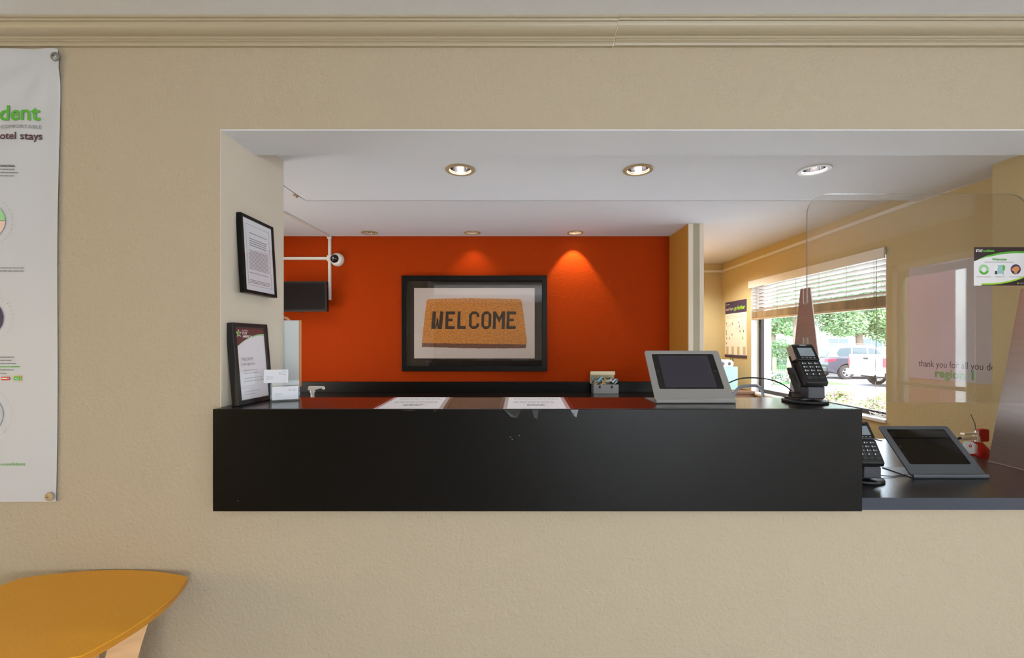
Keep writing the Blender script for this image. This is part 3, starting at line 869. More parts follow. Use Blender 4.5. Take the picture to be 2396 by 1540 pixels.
# ------------------------------------------------------------------ notices taped on the counter
def taped(xl0, xr0, xl1, xr1, label, seed, tabs):
    yf, yb = CF + 0.004, CBK - 0.004
    t = thing('taped_notice', label, 'notice', (0, 0, CT), group='notices taped to the counter top')
    m_ = MB()
    n = 8
    for i in range(n):
        a0, a1 = i / n, (i + 1) / n
        m_.quad((xl0 + (xl1 - xl0) * a0, yf + (yb - yf) * a0, 0.0009), (xr0 + (xr1 - xr0) * a0, yf + (yb - yf) * a0, 0.0009),
                (xr0 + (xr1 - xr0) * a1, yf + (yb - yf) * a1, 0.0009), (xl0 + (xl1 - xl0) * a1, yf + (yb - yf) * a1, 0.0009))
    p = m_.build('paper', M['paper'], t)
    rnd_ = random.Random(seed)
    cxm = (xl0 + xr0) / 2
    for (u0, u1, v0, v1, n_, mm) in ((0.15, 0.85, 0.75, 0.9, 2, 'print_light'), (0.15, 0.8, 0.45, 0.65, 3, 'print_light'), (0.36, 0.62, 0.22, 0.38, 4, 'paper_grey')):
        q_ = MB()
        for k in range(n_):
            v = v0 + (v1 - v0) * k / n_
            y = yf + (yb - yf) * v; h_ = (yb - yf) * (v1 - v0) / n_ * 0.45
            xa = xl0 + (xl1 - xl0) * v; xb = xr0 + (xr1 - xr0) * v
            x = xa + (xb - xa) * u0
            while x < xa + (xb - xa) * u1:
                w = rnd_.uniform(0.006, 0.02)
                q_.box(x, x + w, y, y + h_, 0.0011, 0.0013); x += w + 0.004
        q_.build('print', M[mm], p)
    # clear tape along the long edges and over the front edge
    for (xa, xb) in ((xl0, xl1), (xr0, xr1)):
        q_ = MB(); q_.quad((xa - 0.014, yf + 0.004, 0.0016), (xa + 0.014, yf + 0.004, 0.0016), (xb + 0.014, yb, 0.0016), (xb - 0.014, yb, 0.0016))
        q_.build('tape_strip', M['tape'], t)
    for (x, w, dz) in tabs:
        q_ = MB(); yq = CF - 0.0008
        q_.add([(x - w, yq, -0.001), (x + w, yq, -0.001), (x + w * 0.5, yq - 0.002, -dz), (x - w * 0.3, yq - 0.003, -dz * 0.8)], [(0, 1, 2, 3)])
        q_.build('tape_end', M['tape'], t)
    return t
taped(-0.484, -0.243, -0.494, -0.263, 'white notice taped to the counter top, nearer the tabletop frame', 3, ((-0.27, 0.006, 0.010), (-0.36, 0.03, 0.006)))
taped(-0.034, 0.200, -0.030, 0.212, 'white notice taped to the counter top, nearer the tablet', 8, ((0.0, 0.03, 0.030), (0.078, 0.012, 0.034), (0.212, 0.014, 0.028)))

# ------------------------------------------------------------------ tool box on the back counter
t = thing('tool_box', 'open silver metal box stuffed with odds and ends on the back counter', 'box', (0.752, 3.60, BT))
w_, d_, h_ = 0.203, 0.10, 0.075
m_ = MB()
m_.box(-w_/2, w_/2, -0.05, -0.047, 0, h_); m_.box(-w_/2, w_/2, 0.047, 0.05, 0, h_)
m_.box(-w_/2, -w_/2 + .003, -0.047, 0.047, 0, h_); m_.box(w_/2 - .003, w_/2, -0.047, 0.047, 0, h_); m_.box(-w_/2, w_/2, -0.05, 0.05, 0, 0.003)
m_.build('box_body', M['silver'], t, 0.001)
m_ = MB()
m_.prism([(0.05, 0.075), (0.054, 0.075), (0.046, 0.168), (0.015, 0.178), (0.012, 0.150), (0.016, 0.150), (0.019, 0.172), (0.043, 0.163)], 'X', -w_/2 - .012, w_/2 - .015)
m_.build('lid', mat('cream_lid', C(206, 192, 160), 0.4, 0.3), t)
for x in (-0.052, 0.045):
    q_ = MB(); q_.box(x - 0.007, x + 0.007, -0.055, -0.0505, h_ - 0.03, h_ - 0.008); q_.lathe([(0.004, 0), (0.004, 0.004)], 10, mx=Matrix.Translation((x, -0.055, h_ - 0.022)) @ Matrix.Rotation(R(90), 4, 'X'))
    q_.build('latch', M['dark_bronze'], t)
rnd = random.Random(11)
cols = [M['paper'], M['white_print'], M['yellow_print'], M['paper_grey'], M['brown_print'], M['teal_print'], M['pink_print'], M['print_light'], M['black'], mat('sky_blue_wrap', C(120, 180, 220), 0.5), M['brown_wood']]
m_ = MB()
for i in range(46):
    x = rnd.uniform(-0.098, 0.096); y = rnd.uniform(-0.04, 0.03); z = rnd.uniform(0.070, 0.125)
    mx = Matrix.Translation((x, y, z)) @ Euler((rnd.uniform(-.9, .9), rnd.uniform(-1.2, 1.2), rnd.uniform(-.6, .6))).to_matrix().to_4x4()
    s = rnd.uniform(0.008, 0.022)
    m_.box(-s, s, -s * 0.4, s * 0.4, -s * 0.25, s * 0.25, rnd.randrange(len(cols)), mx)
o_ = m_.build('assorted_contents', cols, t); o_['kind'] = 'stuff'

# ------------------------------------------------------------------ tablets in folded metal stands
def tablet(loc, rise, back, case, scr, label, rz=0.0):
    t = thing('tablet_stand', label, 'tablet', loc, (0, 0, rz), group='tablets in folded metal stands')
    W_ = 0.302; L = math.hypot(rise, back); ang = math.atan2(back, rise)
    # face-local frame: x right, z up the slope, y into the case
    face = Matrix.Translation((0, 0.0, 0.0)) @ Matrix.Rotation(-ang, 4, 'X')
    outer = rr(W_, L - 0.012, 0.010, 5, 0, L / 2 + 0.006)
    inner = rr(0.250, 0.166, 0.006, 5, 0.0, L * 0.60)
    m_ = MB(); m_.ring(outer, inner, 'Y', 0.0, 0.006, 0, face)
    # rolled lower lip
    lip = [(0.006 * (1 - math.cos(R(a))) , 0.006 - 0.006 * math.sin(R(a))) for a in range(0, 91, 15)]
    m_.prism([(0.0015, 0.016), (-0.001, 0.010), (-0.0005, 0.004), (0.004, 0.0005), (0.012, 0.0), (0.012, 0.004), (0.007, 0.006), (0.006, 0.010), (0.010, 0.018)], 'X', -W_/2 + 0.001, W_/2 - 0.001)
    m_.build('case_face', case, t, 0.0012)
    m_ = MB(); m_.prism([(-W_/2 + .004, 0.008), (W_/2 - .004, 0.008), (W_/2 - .03, 0.155), (-W_/2 + .004, 0.155)], 'Z', 0.0, 0.0035)
    m_.build('base_plate', case, t, 0.0008)
    m_ = MB(); m_.prism([(0.0, 0.0), (0.08, 0.0), (0.10, L * 0.8), (-0.10, L * 0.8), (-0.08, 0.0)], 'Y', 0.0062, 0.018, 0, face)
    m_.build('rear_housing', case, t)
    m_ = MB(); m_.prism(rr(0.249, 0.165, 0.006, 5, 0.0, L * 0.60), 'Y', 0.0022, 0.0058, 0, face)
    tb = m_.build('tablet_glass', M['black_gloss'], t)
    m_ = MB(); m_.prism(rr(0.200, 0.150, 0.001, 2, 0.0, L * 0.60), 'Y', 0.0016, 0.0021, 0, face); m_.build('screen', scr, tb)
    m_ = MB(); m_.prism(rr(0.012, 0.012, 0.0059, 5, 0.112, L * 0.60), 'Y', 0.0014, 0.0021, 0, face); m_.build('home_button', M['black'], tb)
    m_ = MB(); m_.prism(rr(0.003, 0.003, 0.0014, 5, -0.114, L * 0.60), 'Y', 0.0014, 0.0021, 0, face); m_.build('camera_lens', M['paper_grey'], tb)
    return t
tablet((0.690, 1.656, CT), 0.197, 0.148, M['grey_tablet_case'], M['screen'], 'tablet in a light grey folded stand on the tall black counter')
tablet((1.7405, 1.7456, DT), 0.1775, 0.170, M['grey_tablet_case_dark'], M['screen_black'], 'tablet in a dark grey folded stand on the low desk at right')

def cable(name, pts, r, label, cat='cable', n=10):
    # smooth curve through the points (Catmull-Rom)
    P = [Vector(p) for p in pts]; P = [P[0] * 2 - P[1]] + P + [P[-1] * 2 - P[-2]]
    out = []
    for i in range(1, len(P) - 2):
        for k in range(n):
            u = k / n
            out.append(0.5 * ((2 * P[i]) + (-P[i-1] + P[i+1]) * u + (2*P[i-1] - 5*P[i] + 4*P[i+1] - P[i+2]) * u*u + (-P[i-1] + 3*P[i] - 3*P[i+1] + P[i+2]) * u**3))
    out.append(P[-2])
    m_ = MB(); m_.tube(out, r, 8)
    return tag(m_.build(name, M['rubber'], None, smooth=True), label, cat)
cable('tablet_cable', [(0.850, 1.745, 1.185), (0.905, 1.755, 1.203), (0.965, 1.76, 1.206), (1.03, 1.755, 1.198), (1.08, 1.745, 1.175), (1.108, 1.735, 1.146)], 0.0026,
      'black cable arching from the light grey tablet stand to the card reader')
cable('desk_cable', [(1.42, 1.90, 0.90), (1.47, 1.95, 0.925), (1.54, 1.97, 0.93), (1.62, 1.93, 0.915)], 0.0024,
      'black cable rising behind the dark grey tablet on the low desk')
cable('thin_cable', [(1.405, 1.745, 0.832), (1.46, 1.77, 0.815), (1.53, 1.772, 0.809), (1.62, 1.80, 0.809)], 0.0016,
      'thin black lead running under the dark grey tablet stand on the low desk')

# ------------------------------------------------------------------ card readers on swivel stands
def reader(loc, label, rz=0.0):
    t = thing('card_reader', label, 'card reader', loc, (0, 0, rz), group='card readers on swivel stands')
    m_ = MB(); m_.lathe([(0.074, 0.0), (0.076, 0.004), (0.074, 0.009), (0.062, 0.012)], 40); m_.build('base_disc', M['black'], t, smooth=True)
    m_ = MB(); m_.lathe([(0.048, 0.0122), (0.048, 0.017), (0.036, 0.019), (0.034, 0.033), (0.037, 0.035), (0.030, 0.037)], 32); m_.build('swivel', M['black'], t, smooth=True, loc=(-0.012, 0.012, 0))
    # cradle: back plate and arm
    m_ = MB(); m_.prism([(-0.010, 0.034), (0.012, 0.034), (0.062, 0.118), (0.055, 0.124), (-0.012, 0.064)], 'X', -0.030, 0.030)
    m_.build('cradle_arm', M['black'], t, 0.002)
    m_ = MB(); m_.box(-0.028, 0.034, -0.062, -0.008, 0.019, 0.062); m_.build('printer_block', mat('slate_plastic', C(46, 48, 58), 0.45), t, 0.004)
    m_ = MB(); m_.tube([(-0.043, -0.046, 0.060), (-0.043, 0.022, 0.165)], 0.0045, 8); m_.build('cradle_rail', M['black'], t)
    # body: two facets, keypad section and tilted screen head
    k0, k1 = (-0.072, 0.078), (-0.024, 0.152)     # (y, z) of the keypad face, bottom to top
    s1 = (0.016, 0.212)                           # top of the screen face
    prof_low = [k0, k1, (0.012, 0.132), (-0.036, 0.058), (-0.066, 0.064)]
    m_ = MB(); m_.prism(prof_low, 'X', -0.040, 0.040); m_.build('keypad_body', M['black'], t, 0.003)
    prof_up = [(-0.028, 0.1535), s1, (0.046, 0.196), (0.012, 0.138)]
    m_ = MB(); m_.prism(prof_up, 'X', -0.041, 0.041); hb = m_.build('screen_head', M['black'], t, 0.005)
    m_ = MB(); m_.prism([(-0.016, 0.158), (0.017, 0.2095), (0.043, 0.195), (0.016, 0.147)], 'X', -0.0422, -0.0402); m_.build('side_sheen', M['tan_sheen'], hb)  # thin plate carrying the reflected light as tan colour
    m_ = MB(); m_.box(-0.03, 0.03, 0.018, 0.040, 0.0, 0.0012, mx=Matrix.Translation((0, 0, 0)) @ Matrix.Translation((0, 0.0, 0.2115)) @ Matrix.Rotation(R(-28), 4, 'X')); m_.build('top_panel', M['tan_sheen'], hb)
    def on(a, b, u, off=0.0):            # point at fraction u along face a-b, raised by off along its normal
        y = a[0] + (b[0] - a[0]) * u; z = a[1] + (b[1] - a[1]) * u
        L = math.hypot(b[0] - a[0], b[1] - a[1]); ny, nz = -(b[1] - a[1]) / L, (b[0] - a[0]) / L
        return (y + ny * off, z + nz * off)
    def patch(a, b, x0, x1, u0, u1, mm, name, par, h=0.0016):
        m2 = MB()
        q = [on(a, b, u0, 0), on(a, b, u1, 0), on(a, b, u1, h), on(a, b, u0, h)]
        m2.prism(q, 'X', x0, x1)
        return m2.build(name, mm, par)
    a_, b_ = (-0.028, 0.1535), s1
    patch(a_, b_, -0.036, 0.036, 0.10, 0.86, M['black_gloss'], 'bezel', hb, 0.0012)
    patch(a_, b_, -0.027, 0.027, 0.24, 0.74, M['lcd'], 'display', hb, 0.0018)
    patch(a_, b_, -0.012, 0.012, 0.84, 0.95, M['paper_grey'], 'tap_symbol', hb, 0.0008)
    for i in range(4): patch(a_, b_, -0.026 + i * 0.0145, -0.018 + i * 0.0145, 0.125, 0.150, M['print_light'], 'soft_key', hb, 0.0016)
    for r_ in range(5):
        for c_ in range(3):
            u0 = 0.80 - r_ * 0.165
            x0_ = -0.033 + c_ * 0.0225
            kk = patch(k0, k1, x0_, x0_ + 0.0205, u0, u0 + 0.125, M['key'], 'key', t, 0.0022)
            if r_ < 4: patch(k0, k1, x0_ + 0.003, x0_ + 0.0062, u0 + 0.035, u0 + 0.09, M['white_print'], 'key_digit', kk, 0.0025)
            if r_ < 3: patch(k0, k1, x0_ + 0.010, x0_ + 0.016, u0 + 0.05, u0 + 0.072, M['print_light'], 'key_letters', kk, 0.0025)
    return t
rd = reader((1.128, 1.702, CT), 'black card reader on a round swivel base on the tall black counter')
rd.scale = (1.03, 1.03, 1.06)
dup(rd, (1.378, 1.748, DT), (0, 0, R(-4)), 'black card reader on the low desk, partly hidden by the tall counter')

# ------------------------------------------------------------------ clear screen on two steel fins
PY = 1.834
t = thing('sneeze_guard', 'large clear acrylic screen held on two tapering brushed steel fins', 'screen', (0, 0, 0))
gx0, gx1, gz0, gz1 = 1.2250, 2.150, 1.098, 1.966
out = rr(gx1 - gx0, gz1 - gz0, 0.085, 8, (gx0 + gx1) / 2, (gz0 + gz1) / 2)
out = [p for p in out if p[1] > (gz0 + gz1) / 2] + [(gx0, gz0), (gx1, gz0)]
# square lower corners
sh = []
for (x, z) in out: sh.append((x, z))
m_ = MB()
n = len(sh)
m_.add([(x, PY - 0.003, z) for x, z in sh] + [(x, PY + 0.003, z) for x, z in sh], [list(range(n)), list(range(n, 2 * n))[::-1]], 0)
for i in range(n):
    j = (i + 1) % n
    m_.add([(sh[i][0], PY - 0.003, sh[i][1]), (sh[j][0], PY - 0.003, sh[j][1]), (sh[j][0], PY + 0.003, sh[j][1]), (sh[i][0], PY + 0.003, sh[i][1])], [(0, 1, 2, 3)], 1)
m_.build('acrylic_sheet', [M['acrylic'], M['acrylic_edge']], t)
for i, X in enumerate((1.2190, 2.153)):
    m_ = MB()
    m_.prism([(PY - 0.160, DT + 0.001), (PY + 0.160, DT + 0.001), (PY + 0.032, DT + 0.768), (PY - 0.028, DT + 0.768)], 'X', X, X + 0.004)
    m_.box(X - 0.004, X + 0.006, PY - 0.158, PY + 0.158, DT + 0.0005, DT + 0.004)
    f = m_.build('steel_fin', M['steel'], t)
    for (za, zb) in ((0.70, 0.767), (0.40, 0.56), (0.09, 0.30)):
        m2 = MB()
        y0_, y1_ = PY - 0.012, PY + 0.012
        pts = [(X - 0.0012, y0_, DT + zb), (X - 0.0012, y0_, DT + za + 0.012)]
        for k in range(7):
            a = PI + PI * k / 6
            pts.append((X - 0.0012, PY + 0.012 * math.cos(a), DT + za + 0.012 + 0.012 * math.sin(a)))
        pts.append((X - 0.0012, y1_, DT + zb))
        m2.tube(pts, 0.0013, 6)
        m2.build('slot_trim', M['chrome'], f)

# notice on the clear screen
SYN = PY - 0.0036
t = thing('screen_notice', 'small printed welcome notice stuck on the clear screen, dark corners and green curves', 'notice', (0, SYN, 0))
def sg(px, py): return ((px - 1200) / F * SYN, CZ + (800 - py) / F * SYN)
(xa, zb_), (xb, zt_) = sg(2278.5, 668.5), sg(2444, 578.5)
m_ = MB(); m_.box(xa, xb, -0.0007, 0.0, zb_, zt_); s_ = m_.build('sheet', M['paper'], t)
def SGP(pts, mm, name, y=-0.0008): flat_poly(name, [sg(*p) for p in pts], mm, s_, y, 0.0003)
top = [(2278.5, 612), (2292, 605), (2306, 599), (2322, 595), (2340, 591), (2360, 589), (2380, 588), (2400, 588.5), (2444, 592)]
SGP([(2278.5, 578.5)] + top + [(2444, 578.5)], M['brown_print'], 'dark_header')
g2 = [(x, y + 4.5 * min(1, i / 3.0)) for i, (x, y) in enumerate(top)]
SGP(g2 + top[::-1], M['green_print'], 'green_curve', -0.0011)
bot = [(2296, 667), (2320, 666.5), (2344, 664), (2364, 660), (2384, 654.5), (2400, 648), (2444, 630)]
SGP(bot + [(2444, 668.5), (2296, 668.5)], M['brown_print'], 'dark_footer')
SGP([(x, y - 3.5) for x, y in bot] + bot[::-1], M['lime_print'], 'green_curve', -0.0011)
k_ = SYN / F
def sgt(s, px, py, h, w, mm, bold=0.0):
    x, z = sg(px, py); text('lettering', s, mm, s_, x, z, h * k_, w * k_, -0.0014, bold)
sgt('STAY', 2282.5, 589.5, 7.4, 16.5, M['white_print'], 0.05)
sgt('confident', 2299, 589.5, 7.4, 26.5, M['green_print'], 0.05)
sgt('Welcome', 2320.5, 609.5, 7.6, 34, M['green_print'], 0.03)
x, z = sg(2303, 613)
fake_lines('body_print', x, x + 68 * k_, z, 0.004, 1, M['maroon_print'], s_, -0.0012, 0.4, 0.0)
def SGR(cx_, cy_, ro, ri, mm, name):
    x, z = sg(cx_, cy_)
    q_ = MB(); q_.ring(circ(ro * k_, 28, x, z), circ(ri * k_, 28, x, z), 'Y', -0.0008, -0.0012); q_.build(name, mm, s_)
SGR(2301.5, 631, 11.8, 6, M['pale_green'], 'glove_symbol')
x, z = sg(2301.5, 631)
flat_poly('glove_symbol', [(x + 11.8 * k_ * math.cos(R(a)), z + 11.8 * k_ * math.sin(R(a))) for a in range(200, 341, 10)] + [(x + 7 * k_ * math.cos(R(a)), z + 7.5 * k_ * math.sin(R(a))) for a in range(340, 199, -10)], M['green_print'], s_, -0.0013, 0.0003)
SGP([(2331, 621), (2347, 620), (2347, 641), (2334, 641)], M['teal_print'], 'people_symbol')
SGP([(2328, 621), (2332, 620), (2334, 624), (2332, 634), (2327, 634)], M['white_print'], 'people_symbol', -0.0011)
SGP([(2328, 634), (2332, 634), (2333, 642), (2327, 642)], M['plum_print'], 'people_symbol', -0.0011)
SGP([(2345, 623), (2348, 620), (2351, 623), (2350, 633), (2346, 633)], M['green_print'], 'people_symbol', -0.0011)
SGP([(2346, 633), (2347, 633), (2347, 644), (2346, 644)], M['paper_grey'], 'people_symbol', -0.0011)
x, z = sg(2376, 630.5)
flat_poly('hands_symbol', circ(11.8 * k_, 28, x, z), M['plum_print'], s_, -0.0008, 0.0003)
SGP([(2365, 632), (2370, 626), (2378, 623), (2384, 626), (2384, 632), (2379, 636), (2378, 641), (2373, 641), (2372, 636)], M['orange_print'], 'hands_symbol', -0.0013)
for (cx_, w_) in ((2301, 34), (2339, 22), (2376, 30), (2414, 30)):
    x, z = sg(cx_ - w_ / 2, 647.5)
    fake_lines('caption_print', x, x + w_ * k_, z, 0.0042, 1, M['paper_grey'], s_, -0.0012, 0.4, 0.0, 4)
SGR(2414, 631, 11.8, 7, M['pale_green'], 'glove_symbol')
x, z = sg(2381, 663)
flat_poly('star_emblem', star(x, z, 0.0045, 0.0022), M['lime_print'], s_, -0.0012, 0.0003)
fake_lines('lettering', x + 0.007, x + 0.03, z + 0.003, 0.004, 2, M['paper_grey'], s_, -0.0012, 0.5, 0.1, 5)

# ------------------------------------------------------------------ posters on the office window wall
WALLR = R(-90)
t = thing('thank_you_poster', 'wide white poster thanking region 1, seen through the clear screen', 'poster', (WX - 0.0006, 2.631, 0), (0, 0, WALLR))
m_ = MB(); m_.box(0, 0.590, -0.0012, 0, 1.138, 1.788)
s_ = m_.build('sheet', mat('glossy_poster', C(196, 194, 200), 0.12, spec=0.35), t)
# text: positions measured along the sheet (local x = 2.631 - y)
def wallx(px): return 2.631 - WX * F / (px - 1200)
def wallz(px, py): return CZ + (800 - py) / F * (WX * F / (px - 1200))
xa = wallx(2150)
text('lettering', 'thank you for all you do', M['paper_dark'], s_, xa, wallz(2150, 857), 0.052, wallx(2331) - xa, -0.0014)
xa = wallx(2189)
text('lettering', 'region 1', M['green_print'], s_, xa, wallz(2189, 882), 0.064, wallx(2279) - xa, -0.0014, bold=0.03)

t = thing('wall_chart', 'tall printed chart with a plum header reading work here, go further', 'poster', (WX - 0.0006, 4.905, 0), (0, 0, WALLR))
cz0, cz1, cw = 1.196, 1.786, 0.447
m_ = MB(); m_.box(0, cw, -0.001, 0, cz0, cz1); s_ = m_.build('sheet', mat('cream_chart_paper', C(240, 236, 228), 0.6), t)
m_ = MB(); m_.box(0, cw, -0.0016, -0.001, cz1 - 0.13, cz1); m_.build('plum_header', M['plum_print'], s_)
text('lettering', 'work here,', M['white_print'], s_, 0.02, cz1 - 0.095, 0.05, 0.165, -0.0022)
text('lettering', 'go further', M['lime_print'], s_, 0.20, cz1 - 0.095, 0.055, 0.215, -0.0022, bold=0.04)
fake_lines('lettering', 0.02, 0.10, cz1 - 0.025, 0.012, 1, M['print_light'], s_, -0.002, 0.5, 0.0)
fake_lines('chart_print', 0.02, 0.42, cz1 - 0.15, 0.014, 3, M['print_light'], s_, -0.0012, 0.3, 0.1, 3)
fake_lines('chart_print', 0.02, 0.20, cz1 - 0.25, 0.014, 2, M['print_light'], s_, -0.0012, 0.3, 0.1, 4)
fake_lines('chart_print', 0.22, 0.42, cz1 - 0.28, 0.014, 3, M['print_light'], s_, -0.0012, 0.3, 0.1, 5)
rects = []
for (u, v) in ((.04, .20), (.33, .21), (.64, .20), (.67, .27), (.69, .36), (.85, .36), (.04, .35), (.05, .40), (.32, .41), (.06, .48), (.2, .48), (.82, .48), (.05, .57)):
    rects.append((u * cw, u * cw + 0.011, cz1 - 0.115 - v * (cz1 - cz0) - 0.012, cz1 - 0.115 - v * (cz1 - cz0) + 0.012))
bars('numerals', rects, M['paper_dark'], s_, -0.0012)
rects = [(0.02 + i * 0.118, 0.02 + i * 0.118 + 0.05, 1.215, 1.30) for i in range(4)]
ol = mat('olive_print', C(190, 182, 150), 0.7)
for r_ in rects: bars('chart_block', [r_], ol, s_, -0.0012)
m_ = MB(); m_.box(-0.003, cw + 0.003, -0.008, 0, cz0 - 0.012, cz0 + 0.006); m_.box(-0.003, cw + 0.003, -0.008, 0, cz0 + 0.010, cz0 + 0.015); m_.build('bottom_rail', M['plum_print'], t)

# ------------------------------------------------------------------ venetian blind
t = thing('venetian_blind', 'half raised wooden blind, white slats over a tan stack, in the office window', 'blind', (2.40, W0, 0))
m_ = MB(); m_.box(-0.052, -0.040, -0.005, W1 - W0 + 0.012, 1.882, Z1 + 0.004); m_.build('valance', M['white_paint'], t, 0.002)
m_ = MB(); m_.box(-0.035, 0.030, 0.008, W1 - W0 - 0.008, 1.905, Z1 - 0.004); m_.build('headrail', M['white_paint'], t)
sl = None
L_ = W1 - W0
for k in range(7):
    z = 1.872 - k * 0.0345
    if sl is None:
        m_ = MB(); m_.box(-0.025, 0.025, 0.012, L_ - 0.012, -0.0014, 0.0014)
        o_ = m_.build('slat', M['slat'], t); sl = o_
    else:
        o_ = sl.copy(); COL.objects.link(o_)
    o_.location = (0, 0, z); o_.rotation_euler = (0, R(20), 0)
st = None
for k in range(14):
    z = 1.586 + k * 0.0044
    if st is None:
        m_ = MB(); m_.box(-0.025, 0.025, 0.012, L_ - 0.012, -0.0014, 0.0014)
        o_ = m_.build('stacked_slat', M['slat_tan'], t); st = o_
    else:
        o_ = st.copy(); COL.objects.link(o_)
    rnd = random.Random(k); o_.location = (rnd.uniform(-.0015, .0015), 0, z); o_.rotation_euler = (0, 0, 0)
m_ = MB(); m_.box(-0.026, 0.026, 0.010, L_ - 0.010, 1.568, 1.583); m_.build('bottom_rail', M['slat_tan'], t, 0.003)
for y in (0.10, 0.34, 0.62, 0.90, 1.16, 1.40, 1.50):
    m_ = MB()
    for x in (-0.027, 0.027): m_.tube([(x, y, 1.575), (x, y, 1.91)], 0.0009, 5)
    m_.build('ladder_cord', M['cord'], t)
m_ = MB(); m_.tube([(-0.048, 0.055, 1.90), (-0.05, 0.050, 1.5), (-0.05, 0.062, 1.13)], 0.0016, 6); m_.build('pull_cord', M['cord'], t)
m_ = MB(); m_.lathe([(0.003, 0.03), (0.009, 0.018), (0.010, -0.006), (0.006, -0.012)], 12, mx=Matrix.Translation((-0.05, 0.062, 1.105))); m_.build('cord_tassel', M['cord'], t)
m_ = MB()
pts = [(-0.05, 0.062, 1.093), (-0.048, 0.058, 1.0), (-0.04, 0.045, 0.90), (-0.02, 0.02, 0.868)]
m_.tube(pts, 0.0013, 6); m_.build('loose_cord', M['white_paint'], t)
rnd = random.Random(4); m_ = MB()
pts = [(-0.02 + rnd.uniform(-0.02, 0.03), 0.075 + rnd.uniform(-0.065, 0.14), Z0 + 0.02 + rnd.uniform(0, 0.03)) for _ in range(22)]
m_.tube(pts, 0.002, 5); m_.build('cord_bundle', M['white_paint'], t)

# ------------------------------------------------------------------ side cabinet, mint file box, chair
t = thing('side_cabinet', 'low brown cabinet in the far corner under the printed chart', 'cabinet', (2.05, 4.60, 0))
m_ = MB(); m_.box(-0.30, 0.31, -0.30, 0.36, 0, 0.84); m_.build('body', M['brown_wood'], t)
m_ = MB(); m_.box(-0.31, 0.315, -0.31, 0.365, 0.841, 0.866); m_.build('top', M['brown_wood'], t, 0.002)
m_ = MB(); m_.box(-0.29, 0.0, -0.316, -0.301, 0.06, 0.82); d_ = m_.build('door', M['brown_wood'], t, 0.002)
m_ = MB(); m_.box(-0.04, -0.03, -0.33, -0.3165, 0.5, 0.6); m_.build('handle', M['silver'], d_)
m_ = MB(); m_.box(0.01, 0.30, -0.316, -0.301, 0.06, 0.82); d_ = m_.build('door', M['brown_wood'], t, 0.002)
m_ = MB(); m_.box(0.04, 0.05, -0.33, -0.3165, 0.5, 0.6); m_.build('handle', M['silver'], d_)
t = thing('file_box', 'mint green file box holding rolled papers below the printed chart', 'box', (2.165, 4.47, 0.866))
m_ = MB()
m_.box(-0.10, 0.088, -0.06, -0.055, 0, 0.235); m_.box(-0.10, 0.088, 0.055, 0.06, 0, 0.235); m_.box(-0.10, -0.095, -0.055, 0.055, 0, 0.235); m_.box(0.083, 0.088, -0.055, 0.055, 0, 0.235); m_.box(-0.1, 0.088, -0.06, 0.06, 0, 0.004)
m_.build('box_body', M['mint'], t)
for i, (x, y, r_) in enumerate(((-0.05, 0.0, 0.045), (0.02, 0.01, 0.042))):
    m_ = MB(); m_.ring(circ(r_, 20), circ(r_ * 0.4, 20), 'Y', -0.04, 0.035, mx=Matrix.Translation((x, y, 0.262)))
    m_.build('paper_roll', M['paper'], t)
for x, mm in ((0.062, 'green_print'), (0.072, 'brown_print'), (0.05, 'plum_print')):
    m_ = MB(); m_.tube([(x, 0.0, 0.01), (x + 0.006, 0.02, 0.32)], 0.004, 6); m_.build('pen', M[mm], t)

def office_chair(loc, rz):
    t = thing('drafting_chair', 'grey office chair whose looped arm shows beside the light grey tablet', 'chair', loc, (0, 0, rz))
    for k in range(5):
        a = 2 * PI * k / 5
        m_ = MB(); m_.tube([(0, 0, 0.10), (0.23 * math.cos(a), 0.23 * math.sin(a), 0.06)], [0.02, 0.013], 8); lg = m_.build('leg', M['black'], t)
        m_ = MB(); m_.lathe([(0.026, -0.011), (0.028, 0.0), (0.026, 0.011)], 16, mx=Matrix.Translation((0.22 * math.cos(a), 0.22 * math.sin(a), 0.028)) @ Matrix.Rotation(R(90), 4, 'X')); m_.build('castor', M['black'], lg)
    m_ = MB(); m_.lathe([(0.028, 0.1), (0.028, 0.4), (0.018, 0.41), (0.018, 0.76)], 16); m_.build('gas_column', M['black'], t)
    m_ = MB(); m_.prism(rr(0.42, 0.40, 0.08, 5), 'Z', 0.762, 0.83); m_.build('seat', M['chair_fabric'], t, 0.02)
    m_ = MB(); m_.prism(rr(0.34, 0.26, 0.08, 5, 0, 1.07), 'Y', 0.19, 0.23); m_.build('backrest', M['chair_fabric'], t, 0.015)
    m_ = MB(); m_.box(-0.03, 0.03, 0.10, 0.245, 0.74, 0.76); m_.box(-0.03, 0.03, 0.231, 0.245, 0.76, 1.0); m_.build('back_bracket', M['black'], t)
    for s in (-1, 1):
        x = 0.235 * s
        o_ = rr(0.168, 0.20, 0.055, 6, -0.01, 0.988)
        pts = [(x, p[0], p[1] - 0.06 * (p[0])) for p in o_]; pts.append(pts[0])
        m_ = MB(); m_.tube(pts, 0.009, 8); m_.build('arm', M['chair_grey'], t, smooth=True)
        m_ = MB(); m_.tube([(x, -0.01, 0.89), (x, -0.01, 0.80), (x * 0.6, -0.01, 0.752)], 0.011, 8); m_.build('arm_bracket', M['black'], t)
    return t
office_chair((1.388, 2.845, 0), R(90))

